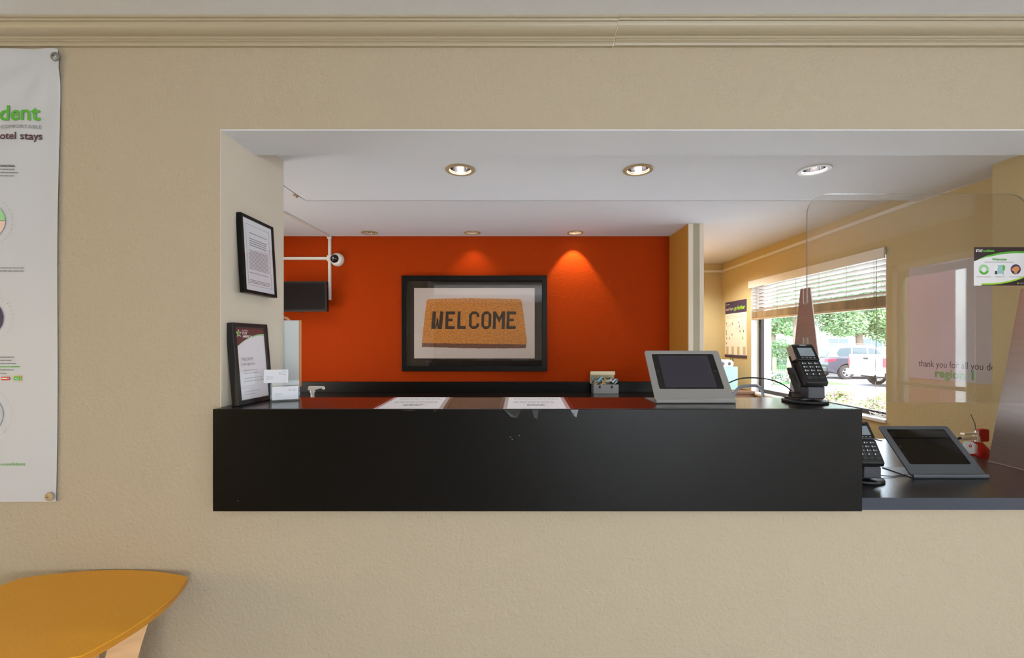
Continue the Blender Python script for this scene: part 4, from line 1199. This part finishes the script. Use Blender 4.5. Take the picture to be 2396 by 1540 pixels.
# ------------------------------------------------------------------ fire extinguisher in the gap beside the desk
t = thing('fire_extinguisher', 'red fire extinguisher with steel lever and paper tag beside the right steel fin', 'fire extinguisher', (2.282, 2.165, 0.44))
m_ = MB(); m_.lathe([(0.046, 0.0), (0.05, 0.01), (0.05, 0.35), (0.044, 0.385), (0.026, 0.412), (0.018, 0.42)], 28); m_.build('cylinder', M['fire_red'], t, smooth=True)
m_ = MB(); m_.lathe([(0.016, 0.418), (0.016, 0.445), (0.012, 0.45), (0.012, 0.475)], 16); m_.build('valve', M['chrome'], t, smooth=True)
m_ = MB(); m_.prism([(0.01, 0.448), (-0.085, 0.440), (-0.1, 0.430), (-0.085, 0.428), (0.01, 0.432)], 'Y', -0.012, 0.012); m_.build('carry_handle', M['chrome'], t, 0.001)
m_ = MB(); m_.prism([(0.02, 0.466), (-0.07, 0.462), (-0.075, 0.454), (0.02, 0.454)], 'Y', -0.010, 0.010); m_.build('squeeze_lever', M['chrome'], t, 0.001)
m_ = MB(); m_.prism(rr(0.046, 0.062, 0.01, 4, 0.022, 0.452), 'Y', -0.016, 0.004); m_.build('valve_guard', M['fire_red'], t, 0.002)
m_ = MB(); m_.tube([(-0.005, 0, 0.465), (-0.02, -0.01, 0.51), (-0.04, -0.01, 0.555)], 0.0018, 6); m_.build('safety_wire', M['cord'], t)
m_ = MB(); m_.prism([(-0.115, 0.434), (-0.075, 0.430), (-0.052, 0.414), (-0.058, 0.374), (-0.112, 0.372), (-0.13, 0.402)], 'Y', -0.0535, -0.0525)
tg = m_.build('inspection_tag', M['paper'], t)
m_ = MB(); m_.ring(circ(0.007, 16, -0.088, 0.410), circ(0.003, 16, -0.088, 0.410), 'Y', -0.0545, -0.0536); m_.build('tag_eyelet', M['red_print'], tg)
m_ = MB(); m_.tube([(-0.09, -0.01, 0.44), (-0.112, -0.01, 0.432), (-0.116, -0.01, 0.41), (-0.085, -0.005, 0.378), (-0.070, 0.0, 0.34), (-0.068, 0.0, 0.24)], 0.006, 8); m_.build('hose', M['rubber'], t)
m_ = MB(); m_.box(0.048, 0.086, -0.03, 0.03, 0.28, 0.34); m_.build('wall_bracket', M['black'], t)

# ------------------------------------------------------------------ vinyl banner at the left
t = thing('vinyl_banner', 'tall white vinyl banner with green lettering pinned to the wall at left', 'banner', (0, 1.558, 0))
bx0, bx1, bz0, bz1 = -2.52, -1.598, 0.786, 2.384
def fold(u, v):
    # depth of the cloth off the wall: slack diagonal folds from the pinned corners
    d = 0.006
    for (cx_, cy_) in ((0.98, 0.99), (0.02, 0.99)):
        du, dv = (cx_ - u) * 0.9, (cy_ - v) * 1.6
        rad = math.hypot(du, dv); ang_ = math.atan2(dv, abs(du) + 1e-6)
        d += 0.006 * math.cos(ang_ * 11.0) * math.exp(-rad * 2.2) * min(1, rad * 9)
    d += 0.0026 * math.sin(u * 17 + v * 3.0) * (0.4 + 0.6 * v) + 0.0006 * math.sin(u * 41 + v * 6)
    return max(0.0015, d)
def edge_x(v):                     # the right edge leans in towards the foot
    return bx1 - 0.014 * (1 - v) + 0.002 * math.sin(v * 9)
m_ = MB(); NU, NV = 46, 70
vsx = []
for j in range(NV + 1):
    v = j / NV
    for i in range(NU + 1):
        u = i / NU
        x = bx0 + (edge_x(v) - bx0) * u
        z = bz0 + (bz1 - bz0) * v
        if u > 0.985 and v > 0.985: x -= 0.004; z -= 0.004
        vsx.append((x, -fold(u, v), z))
fs = []
for j in range(NV):
    for i in range(NU):
        a = j * (NU + 1) + i
        fs.append((a, a + 1, a + NU + 2, a + NU + 1))
m_.add(vsx, fs)
bs = m_.build('banner_sheet', M['vinyl'], t, smooth=True)
BD = 1.545
def bp(px, py): return ((px - 1200) / F * BD, CZ + (800 - py) / F * BD)
BY = -0.0026
kb = BD / F
def bt(s, px_r, py, h, w, mm, bold=0.0):
    x, z = bp(px_r, py); text('lettering', s, mm, bs, x - w * kb, z, h * kb, w * kb, BY, bold)
bt('STAYconfident', 88, 278.5, 50, 322, M['green_print'], 0.022)
bt('COMFORTABLE', 90.5, 298, 11.5, 94, M['paper_grey'])
bt('hotel stays', 92.5, 324, 24, 108, M['maroon_print'], 0.018)
bt('DISTANCING', 32, 390, 6.8, 46, M['paper_dark'], 0.03)
for (pr_, py) in ((30, 396.5), (39, 404), (31, 411.5), (51, 627.5), (50, 634.5), (28, 837), (24, 844.5), (34, 852), (28, 867), (12, 875)):
    x, z = bp(pr_, py)
    fake_lines('small_print', x - 70 * kb, x, z + 0.003, 0.0062, 1, M['paper_grey'], bs, BY, 0.5, 0.0, int(pr_ * 7))
x, z = bp(43, 859.5); fake_lines('small_print', x - 70 * kb, x, z + 0.003, 0.0062, 1, M['green_print'], bs, BY, 0.5, 0.0, 8)
bt('stay-confident', 56, 1090.5, 11, 78, M['green_print'], 0.0)
x, z = bp(-33, 516)
flat_poly('round_symbol', [(x + 42 * kb * math.cos(R(a)), z + 42 * kb * math.sin(R(a))) for a in range(0, 181, 10)], M['pale_green'], bs, BY)
flat_poly('round_symbol', [(x + 42 * kb * math.cos(R(a)), z + 42 * kb * math.sin(R(a))) for a in range(180, 361, 10)], M['pink_print'], bs, BY)
m_ = MB(); m_.box(x - 42 * kb, x + 42 * kb, BY - 0.0008, BY - 0.0004, z - 0.001, z + 0.001); m_.build('divider_line', M['maroon_print'], bs)
x, z = bp(-39, 744); flat_poly('round_symbol', circ(43.5 * kb, 36, x, z), M['plum_print'], bs, BY)
x, z = bp(-39, 970); flat_poly('round_symbol', circ(44 * kb, 36, x, z), M['print_light'], bs, BY)
for cy_ in (516, 744, 970):
    x, z = bp(-35, cy_); q_ = MB()
    for k in range(40):
        a = 2 * PI * k / 40
        q_.prism(circ(1.5 * kb, 8, x + 59 * kb * math.cos(a), z + 59 * kb * math.sin(a)), 'Y', BY, BY - 0.0004)
    q_.build('dotted_ring', M['print_light'], bs)
x, z = bp(10, 886); flat_poly('brand_badge', rr(19 * kb, 8 * kb, 2 * kb, 4, x, z), M['red_print'], bs, BY)
fake_lines('badge_print', x - 8 * kb, x + 8 * kb, z + 1.5 * kb, 0.006, 1, M['white_print'], bs, BY - 0.0005, 0.6, 0.0, 2)
x, z = bp(37, 886); flat_poly('brand_badge', rr(18.5 * kb, 13.5 * kb, 4 * kb, 4, x, z), M['yellow_print'], bs, BY)
flat_poly('brand_badge', rr(15.5 * kb, 10 * kb, 2 * kb, 4, x, z), M['green_print'], bs, BY - 0.0005)
fake_lines('badge_print', x - 6 * kb, x + 6 * kb, z + 2 * kb, 0.007, 2, M['teal_print'], bs, BY - 0.001, 0.6, 0.0, 3)
text('lettering', 'TM', M['pale_green'], bs, bp(91, 278)[0], bp(91, 278)[1], 5 * kb, 8 * kb, BY)
for ch in bs.children:               # the print follows the cloth's folds
    for v in ch.data.vertices:
        u_ = min(1, max(0, (v.co.x - bx0) / (bx1 - bx0))); v_ = min(1, max(0, (v.co.z - bz0) / (bz1 - bz0)))
        v.co.y -= fold(u_, v_)
for (px, py, mm) in ((128.5, 132, 'silver'), (115, 1162.5, 'ring_tan')):
    x, z = bp(px, py)
    q_ = MB(); q_.lathe([(0.0005, 0.007), (0.006, 0.007), (0.009, 0.004), (0.0145, 0.003), (0.0155, 0.0)], 28, mx=Matrix.Translation((x, -0.012, z)) @ Matrix.Rotation(R(90), 4, 'X'))
    g_ = q_.build('grommet', M[mm], t, smooth=True)
    q_ = MB(); q_.box(x - 0.004, x + 0.004, -0.0205, -0.019, z - 0.001, z + 0.001); q_.build('pin', M['dark_bronze'], g_)

# ------------------------------------------------------------------ lobby side table
def arc2(p, q, bulge, n=12):
    p, q = Vector(p), Vector(q); d = q - p; nrm = Vector((d.y, -d.x)).normalized()
    return [tuple(p + d * (k / n) + nrm * bulge * 4 * (k / n) * (1 - k / n)) for k in range(n)]
TZ = 0.546
A_, B2, C_, D_ = (-1.680, 1.128), (-1.104, 1.128), (-1.112, 1.506), (-1.672, 1.498)
outl = arc2(A_, B2, 0.05) + arc2(B2, C_, 0.042) + arc2(C_, D_, 0.050) + arc2(D_, A_, 0.040)
t = thing('side_table', 'honey wood side table with curved edges standing against the lobby wall', 'table', (0, 0, 0))
m_ = MB(); m_.prism(outl, 'Z', TZ - 0.003, TZ); m_.build('table_top', M['table_top'], t)
m_ = MB(); m_.prism(outl, 'Z', TZ - 0.021, TZ - 0.0032); m_.build('plywood_edge', M['table_edge'], t)
def bent_leg(cx_, cy_, along, outward):
    """bentwood plate leg under the middle of a side; along / outward are unit 2-D vectors"""
    L = []
    for k in range(13):
        u = k / 12.0
        z = (TZ - 0.0215) * (1 - u)
        off = -0.055 * math.sin(PI * u * 0.9) * (1 - 0.3 * u)
        L.append((off, z))
    m2 = MB()
    hw = 0.036
    vs_, fs_ = [], []
    for (off, z) in L:
        wv = hw * (1.0 - 0.25 * (1 - z / TZ))
        for (a, o2) in ((-wv, 0), (wv, 0), (wv, -0.014), (-wv, -0.014)):
            vs_.append((cx_ + along[0] * a + outward[0] * (off + o2), cy_ + along[1] * a + outward[1] * (off + o2), z))
    for i in range(len(L) - 1):
        for k in range(4):
            j = (k + 1) % 4
            fs_.append((i * 4 + k, i * 4 + j, i * 4 + 4 + j, i * 4 + 4 + k))
    fs_ += [(3, 2, 1, 0), tuple(range(len(L) * 4 - 4, len(L) * 4))]
    m2.add(vs_, fs_)
    m2.build('leg', M['maple'], t, 0.002)
bent_leg(-1.125, 1.318, (0.78, 0.62), (0.62, -0.78) if False else (0.9, 0.43))
bent_leg(-1.655, 1.318, (0.78, -0.62), (-0.9, 0.43))
bent_leg(-1.39, 1.14, (1, 0), (0, -1))
bent_leg(-1.39, 1.49, (1, 0), (0, 1))
m_ = MB(); m_.box(-1.60, -1.18, 1.30, 1.336, TZ - 0.055, TZ - 0.0215); m_.box(-1.41, -1.37, 1.19, 1.45, TZ - 0.055, TZ - 0.0215); m_.build('cross_rail', mat('dark_honey', C(150, 76, 20), 0.4), t)

# ------------------------------------------------------------------ outside
GZ = -0.56
def gp(px, py):                      # ground point seen at a measured direction
    D = (CZ - GZ) * F / (py - 800.0)
    return ((px - 1200) / F * D, D)
b = MB(); b.box(4.12, 120, -40, 110, GZ - 0.2, GZ); b.box(2.56, 4.12, 1.77, 110, GZ - 0.2, GZ)
g = struct('ground', b, M['concrete'])
q = MB(); q.box(15.0, 34, 10.5, 24.8, GZ + 0.001, GZ + 0.008); q.build('asphalt', M['asphalt'], g)
q = MB(); q.box(6, 60, 30.2, 44, GZ + 0.001, GZ + 0.03); q.box(6, 18.3, 24.9, 30.2, GZ + 0.001, GZ + 0.03); q.box(6, 14.95, 19.5, 24.9, GZ + 0.001, GZ + 0.03); q.build('lawn', M['grass'], g)
q = MB(); q.box(15.0, 40, 24.8, 24.9, GZ, GZ + 0.14); q.build('kerb', M['concrete'], g)

def foliage(name, mats, parent, blobs, n, s, seed, flat=0.6):
    """leaves spread through ellipsoid blobs (x, y, z, rx, ry, rz)"""
    rnd = random.Random(seed); m_ = MB()
    tot = sum(bb[3] * bb[4] * bb[5] for bb in blobs)
    for bb in blobs:
        k = int(n * bb[3] * bb[4] * bb[5] / tot)
        for _ in range(k):
            while True:
                p = Vector((rnd.uniform(-1, 1), rnd.uniform(-1, 1), rnd.uniform(-1, 1)))
                if 0.25 < p.length < 1: break
            c = Vector((bb[0] + p.x * bb[3], bb[1] + p.y * bb[4], bb[2] + p.z * bb[5]))
            d = Vector((rnd.gauss(0, 1), rnd.gauss(0, 1), rnd.gauss(0, 1) * flat)).normalized()
            e = d.cross(Vector((rnd.gauss(0, 1), rnd.gauss(0, 1), rnd.gauss(0, 1)))).normalized()
            L = s * rnd.uniform(0.6, 1.3)
            m_.add([c - d * L, c + e * L * 0.42, c + d * L, c - e * L * 0.42], [(0, 1, 2, 3)], rnd.randrange(len(mats)))
    o = m_.build(name, mats, parent)
    o['kind'] = 'stuff'
    return o

def tree(x, y, h, label, mats, seed, tr=0.28, crown=None, n=7000, s=0.22, bare=2.4):
    t = thing('tree', label, 'tree', (x, y, GZ), group=None)
    rnd = random.Random(seed)
    m_ = MB()
    pts = [(0, 0, 0), (0.05, 0.02, h * 0.25), (-0.06, 0.05, h * 0.5), (0.05, 0.1, h * 0.75)]
    m_.tube(pts, [tr * 1.25, tr, tr * 0.8, tr * 0.4], 12)
    m_.build('trunk', M['bark'], t, smooth=True)
    for k in range(5):
        a = rnd.uniform(0, 2 * PI); z0 = rnd.uniform(0.35, 0.55) * h
        m_ = MB(); m_.tube([(0, 0, z0), (math.cos(a) * h * 0.12, math.sin(a) * h * 0.12, z0 + h * 0.12), (math.cos(a) * h * 0.3, math.sin(a) * h * 0.3, z0 + h * 0.2)], [tr * 0.4, tr * 0.28, tr * 0.1], 8)
        m_.build('branch', M['bark'], t)
    bl = crown or [(rnd.uniform(-.25, .25) * h, rnd.uniform(-.25, .25) * h, bare + rnd.uniform(0.2, 0.6) * (h - bare), h * rnd.uniform(.18, .3), h * rnd.uniform(.18, .3), h * rnd.uniform(.12, .2)) for _ in range(9)]
    foliage('crown', mats, t, bl, n, s, seed)
    return t

# trees: spots chosen along the parking lot and behind it
LM = [M['leaf'], M['leaf_bright'], M['leaf_dark']]
x, y = gp(1868, 864)
tree(x, y, 8.0, 'thick trunked tree behind the dark fence, just left of the steel fin', [M['leaf_dark'], M['leaf']], 21, 0.36, None, 16000, 0.11, 3.2)
def crown_at(px0, px1, py0, py1, D, x, y, n=7, seed=1):
    rnd = random.Random(seed); out_ = []
    for _ in range(n):
        px, py = rnd.uniform(px0, px1), rnd.uniform(py0, py1)
        out_.append(((px - 1200) / F * D - x, rnd.uniform(-1, 1), CZ + (800 - py) / F * D - GZ, rnd.uniform(.9, 1.5), rnd.uniform(.9, 1.5), rnd.uniform(.6, 1.0)))
    return out_
D = 31.0; x = (2010 - 1200) / F * D
tree(x, D, 7.0, 'wide bright green tree whose crown hangs over the dark car', LM, 31, 0.22, crown_at(1950, 2090, 650, 775, D, x, D, 26, 5), 26000, 0.095)
D = 38.0; x = (1810 - 1200) / F * D
tree(x, D, 6.0, 'round bushy tree far behind the fence at the left of the window', LM, 41, 0.2, crown_at(1770, 1860, 700, 775, D, x, D, 12, 6), 12000, 0.12)
D = 30.0; x = (2110 - 1200) / F * D
tree(x, D, 7.0, 'green tree behind the white pickup, at the right of the window', LM, 51, 0.22, crown_at(2060, 2150, 700, 790, D, x, D, 14, 7), 16000, 0.1)
D = 60.0; x = (1960 - 1200) / F * D
tree(x, D, 12.0, 'pale distant tree rising above the white building', [M['leaf'], M['leaf_dark']], 61, 0.3, [(rx_, 0, z_, 4.5, 3, 3) for rx_, z_ in ((-14, 5), (-6, 8), (3, 7), (10, 8), (18, 6), (26, 7))], 14000, 0.3)

# hedge, fence and bollards
D = 33.0; xh = (1828 - 1200) / F * D
t = thing('hedge', 'clipped bright green hedge behind the dark metal fence', 'hedge', (xh, D, GZ))
foliage('leaves', [M['leaf_bright'], M['leaf']], t, [(-1.2, 0, 1.0, 1.3, .6, .9), (0, 0, 1.15, 1.1, .6, 1.0), (1.1, 0, 1.0, 1.2, .6, .85)], 3500, 0.12, 71)
m_ = MB()
for k in range(6): m_.tube([(-1.5 + k * 0.6, 0, 0), (-1.5 + k * 0.6, 0, 1.3)], 0.03, 6)
m_.build('stems', M['bark'], t)
FD = 28.0
fx0_, fx1_ = (1785 - 1200) / F * FD, (2110 - 1200) / F * FD
t = thing('metal_fence', 'dark metal picket fence behind the bollards at the lawn edge', 'fence', (fx0_, FD, GZ))
Lf = fx1_ - fx0_
m_ = MB()
k = 0
while k * 0.14 < Lf:
    m_.box(k * 0.14, k * 0.14 + 0.022, -0.011, 0.011, 0.08, 1.5); k += 1
o_ = m_.build('pickets', M['fence'], t); o_['kind'] = 'stuff'
for z in (0.18, 1.36):
    m_ = MB(); m_.box(0, Lf, -0.016, 0.016, z, z + 0.045); m_.build('rail', M['fence'], t)
k = 0.5
while k < Lf:
    m_ = MB(); m_.box(k - 0.04, k + 0.04, -0.04, 0.04, 0, 1.6); m_.build('post', M['fence'], t); k += 2.2
for i, px in enumerate((1812, 1846)):
    x = (px - 1200) / F * 26.0
    t = thing('bollard', ['cream bollard in front of the fence, further from the steel fin', 'cream bollard in front of the fence, nearer the steel fin'][i], 'bollard', (x, 26.0, GZ), group='cream bollards by the fence')
    m_ = MB(); m_.lathe([(0.10, 0), (0.10, 0.92), (0.08, 0.98), (0.03, 1.0)], 20); m_.build('post', M['bollard'], t, smooth=True)

# building beyond
t = thing('far_building', 'low white building with dark windows beyond the trees', 'building', (34, 52, GZ))
m_ = MB(); m_.box(-14, 16, 0, 10, 0, 3.3); m_.build('wall', M['stucco'], t)
m_ = MB(); m_.prism([(-15, 3.3), (17, 3.3), (12, 5.2), (-10, 5.2)], 'Y', -0.6, 10.6); m_.build('roof', mat('pale_roof', C(196, 198, 202), 0.8), t)
for k in range(7):
    x = -12.5 + k * 3.9
    m_ = MB(); m_.box(x, x + 2.6, -0.08, 0.0, 0.9, 2.4); f_ = m_.build('window', M['white_paint'], t)
    for (a0, a1) in ((0.1, 1.25), (1.35, 2.5)):
        q_ = MB(); q_.box(x + a0, x + a1, -0.11, -0.085, 1.0, 2.3); q_.build('pane', M['car_glass'], f_)

# window-side exterior column, red facade beyond the lobby door
t = thing('porch_column', 'white porch column just outside the left edge of the office window', 'column', (0, 0, GZ))
xc = (1792 - 1200) / F * 5.3
m_ = MB(); m_.box(xc - 0.035, xc + 0.035, 5.25, 5.36, 0, 3.4); m_.build('shaft', M['stucco'], t)
m_ = MB(); m_.box(xc - 0.06, xc + 0.06, 5.23, 5.38, 0, 0.12); m_.build('base', M['stucco'], t)
t = thing('red_facade', 'rose-red outside wall mirrored in the clear screen', 'wall', (0, 0, GZ))
m_ = MB(); m_.box(5.6, 5.8, -7.5, -2.1, 0, 3.6); m_.build('wall', M['red_stucco'], t)
m_ = MB(); m_.box(5.56, 5.84, -7.5, -2.08, 3.6, 3.7); m_.build('coping', M['stucco'], t)

# shrubs
def shrub(x, y, h, label, mats, seed, n=900, s=0.06):
    t = thing('garden_shrub', label, 'shrub', (x, y, GZ), group='garden shrubs outside the window')
    rnd = random.Random(seed)
    bl = [(rnd.uniform(-.35, .35) * h, rnd.uniform(-.3, .3) * h, h * rnd.uniform(.4, .75), h * .38, h * .38, h * .3) for _ in range(5)]
    foliage('foliage', mats, t, bl, n, s, seed)
    m_ = MB()
    for k in range(6):
        a = rnd.uniform(0, 2 * PI)
        m_.tube([(0, 0, 0), (math.cos(a) * h * .25, math.sin(a) * h * .25, h * .6)], 0.008, 5)
    m_.build('stems', M['bark'], t)
    return t
GP = [M['leaf_gold'], M['leaf_bright'], M['leaf_plum']]
for (px, py, h, lab, mm, sd) in (
    (1962, 958, 0.62, 'gold and green shrub beside the steel fin, below the dark car', GP, 81),
    (2040, 985, 0.62, 'gold and pink shrub under the white pickup, beside the blind cord', GP, 82),
    (2078, 966, 0.55, 'green shrub at the right window edge below the pickup wheel', [M['leaf_gold'], M['leaf_bright']], 83),
    (1816, 903, 0.72, 'plum coloured shrub below the further bollard', [M['leaf_plum'], M['leaf_dark'], M['leaf']], 84),
    (1846, 899, 0.66, 'plum and green shrub below the nearer bollard', [M['leaf_plum'], M['leaf_bright'], M['leaf_plum']], 85),
    (1796, 912, 0.6, 'low plum shrub beside the porch column', [M['leaf_plum'], M['leaf']], 86)):
    x, y = gp(px, py)
    shrub(x, y, h, lab, mm, sd, 1500, 0.045 * (y / 11.0) ** 0.5)

# ------------------------------------------------------------------ cars
def wheel(parent, x, y, r, side):
    """tyre and rim turned about the Y axis"""
    mx = Matrix.Translation((x, y, r)) @ Matrix.Rotation(R(90), 4, 'X')
    m_ = MB(); m_.lathe([(r * .62, -0.11), (r * .96, -0.11), (r, -0.08), (r, 0.08), (r * .96, 0.11), (r * .62, 0.11)], 32, mx=mx, cap=False)
    w_ = m_.build('wheel', M['tyre'], parent, smooth=True)
    m_ = MB(); m_.ring(circ(r * .64, 30, x, r), circ(r * .55, 30, x, r), 'Y', y - 0.10, y + 0.10)
    m_.prism(circ(r * .16, 16, x, r), 'Y', y - 0.10, y + 0.02)
    for k in range(5):
        a = 2 * PI * k / 5 + 0.3
        d = Vector((math.cos(a), math.sin(a))); n_ = Vector((-d.y, d.x)) * r * 0.07
        p0, p1 = Vector((x, r)) + d * r * .1, Vector((x, r)) + d * r * .6
        m_.prism([tuple(p0 - n_), tuple(p1 - n_ * 1.5), tuple(p1 + n_ * 1.5), tuple(p0 + n_)], 'Y', y - 0.09, y + 0.0)
    m_.build('rim', M['rim'], w_)
    return w_
# dark estate car: rear at local x = 0, nose towards +x, near side at y = 0
def dark_car():
    t = thing('parked_car', 'dark sport utility car parked behind the white pickup', 'car', (15.9, 22.2, GZ))
    Wd = 1.9
    body = [(0.02, 0.42), (0.0, 0.75), (0.03, 1.02), (0.10, 1.10), (1.2, 1.12), (3.5, 1.06), (4.4, 0.98), (4.85, 0.80), (4.9, 0.5), (4.85, 0.32), (4.35, 0.28), (4.3, 0.5), (4.12, 0.72), (3.85, 0.80), (3.58, 0.72), (3.4, 0.5), (3.35, 0.28),
            (1.45, 0.28), (1.40, 0.5), (1.22, 0.72), (0.95, 0.80), (0.68, 0.72), (0.50, 0.5), (0.45, 0.32)]
    m_ = MB(); m_.prism(body, 'Y', 0.0, Wd); m_.build('body', M['car_dark'], t, 0.04)
    roof = [(0.10, 1.10), (0.30, 1.50), (0.55, 1.68), (1.2, 1.76), (2.3, 1.72), (2.8, 1.60), (3.5, 1.10)]
    m_ = MB(); m_.prism(roof, 'Y', 0.13, Wd - 0.13); m_.build('cabin', mat('car_paint_grey', C(150, 150, 158), 0.2, 0.3, coat=0.6), t, 0.05)
    for nm, pg in (('side_window', [(0.62, 1.16), (0.52, 1.34), (0.68, 1.58), (1.25, 1.63), (1.25, 1.16)]), ('side_window', [(1.33, 1.16), (1.33, 1.63), (2.02, 1.61), (2.10, 1.16)]), ('side_window', [(2.18, 1.16), (2.11, 1.60), (2.45, 1.57), (3.05, 1.16)])):
        m_ = MB(); m_.prism(pg, 'Y', 0.122, 0.14); m_.build(nm, M['car_glass'], t)
    m_ = MB(); m_.add([(0.10, 0.25, 1.18), (0.10, Wd - .25, 1.18), (0.30, Wd - .3, 1.52), (0.30, 0.3, 1.52)], [(0, 1, 2, 3)]); m_.build('rear_window', M['car_glass'], t)
    for y in (-0.012, Wd - 0.25):
        m_ = MB(); m_.prism([(-0.02, 0.88), (-0.01, 1.04), (0.42, 1.06), (0.34, 0.94)], 'Y', y, y + 0.262); m_.build('tail_light', M['tail_red'], t, 0.01)
    for x in (0.95, 3.85):
        for y in (0.10, Wd - 0.10): wheel(t, x, y, 0.37, 0)
    m_ = MB(); m_.box(-0.05, 0.06, 0.1, Wd - 0.1, 0.40, 0.62); m_.build('rear_bumper', M['car_dark'], t, 0.03)
    m_ = MB(); m_.box(0.9, 3.9, 0.2, Wd - 0.2, 0.25, 0.5); m_.build('underbody', M['tyre'], t)
    for y in (0.22, Wd - 0.22):
        m_ = MB(); m_.tube([(0.6, y, 1.73), (1.2, y, 1.81), (2.2, y, 1.79), (2.5, y, 1.72)], 0.02, 6); m_.build('roof_rail', M['silver'], t)
    return t
dark_car()
def pickup():
    t = thing('parked_pickup', 'white pickup truck parked tail towards the window, red tail light', 'pickup truck', (15.15, 17.9, GZ))
    Wd = 1.95
    for (y0_, y1_) in ((0.0, 0.09), (Wd - 0.09, Wd)):
        pg = [(0.02, 0.62), (0.0, 1.36), (2.0, 1.36), (2.0, 0.5), (1.55, 0.5), (1.48, 0.76), (1.28, 0.92), (1.0, 0.92), (0.80, 0.76), (0.73, 0.5), (0.4, 0.55)]
        m_ = MB(); m_.prism(pg, 'Y', y0_, y1_); m_.build('bed_side', M['car_white'], t, 0.02)
    m_ = MB(); m_.box(-0.02, 0.05, 0.10, Wd - 0.10, 0.74, 1.36); tg_ = m_.build('tailgate', M['car_white'], t, 0.025)
    m_ = MB(); m_.box(-0.035, -0.021, Wd / 2 - 0.12, Wd / 2 + 0.12, 1.16, 1.24); m_.build('handle', M['tyre'], tg_)
    m_ = MB(); m_.box(0.06, 2.0, 0.1, Wd - 0.1, 0.62, 0.72); m_.build('bed_floor', M['car_white'], t)
    m_ = MB(); m_.box(-0.16, 0.0, 0.02, Wd - 0.02, 0.48, 0.70); bp_ = m_.build('bumper', M['car_white'], t, 0.03)
    m_ = MB(); m_.box(-0.17, -0.161, Wd / 2 - 0.17, Wd / 2 + 0.17, 0.51, 0.68); m_.build('number_plate', M['paper'], bp_)
    for y, w_ in ((-0.006, 0.17), (Wd - 0.035, 0.05)):
        m_ = MB(); m_.box(-0.018, 0.10, y, y + w_, 0.86, 1.24); m_.build('tail_light', M['tail_red'], t, 0.012)
    cab = [(2.0, 0.45), (2.0, 1.36), (2.12, 1.86), (3.4, 1.90), (4.1, 1.36), (5.3, 1.20), (5.45, 0.95), (5.45, 0.45), (5.05, 0.42), (4.98, 0.72), (4.75, 0.90), (4.5, 0.90), (4.28, 0.72), (4.2, 0.42)]
    m_ = MB(); m_.prism(cab, 'Y', 0.04, Wd - 0.04); m_.build('cab', M['car_white'], t, 0.04)
    for pg in ([(2.2, 1.36), (2.28, 1.78), (2.85, 1.80), (2.85, 1.36)], [(2.95, 1.36), (2.95, 1.80), (3.38, 1.80), (3.92, 1.36)]):
        m_ = MB(); m_.prism(pg, 'Y', 0.03, 0.045); m_.build('side_window', M['car_glass'], t)
    for x in (1.14, 4.62):
        for y in (0.06, Wd - 0.14): wheel(t, x, y, 0.40, 0)
    m_ = MB(); m_.box(0.3, 5.0, 0.3, Wd - 0.3, 0.38, 0.6); m_.build('chassis', M['tyre'], t)
    return t
pickup()
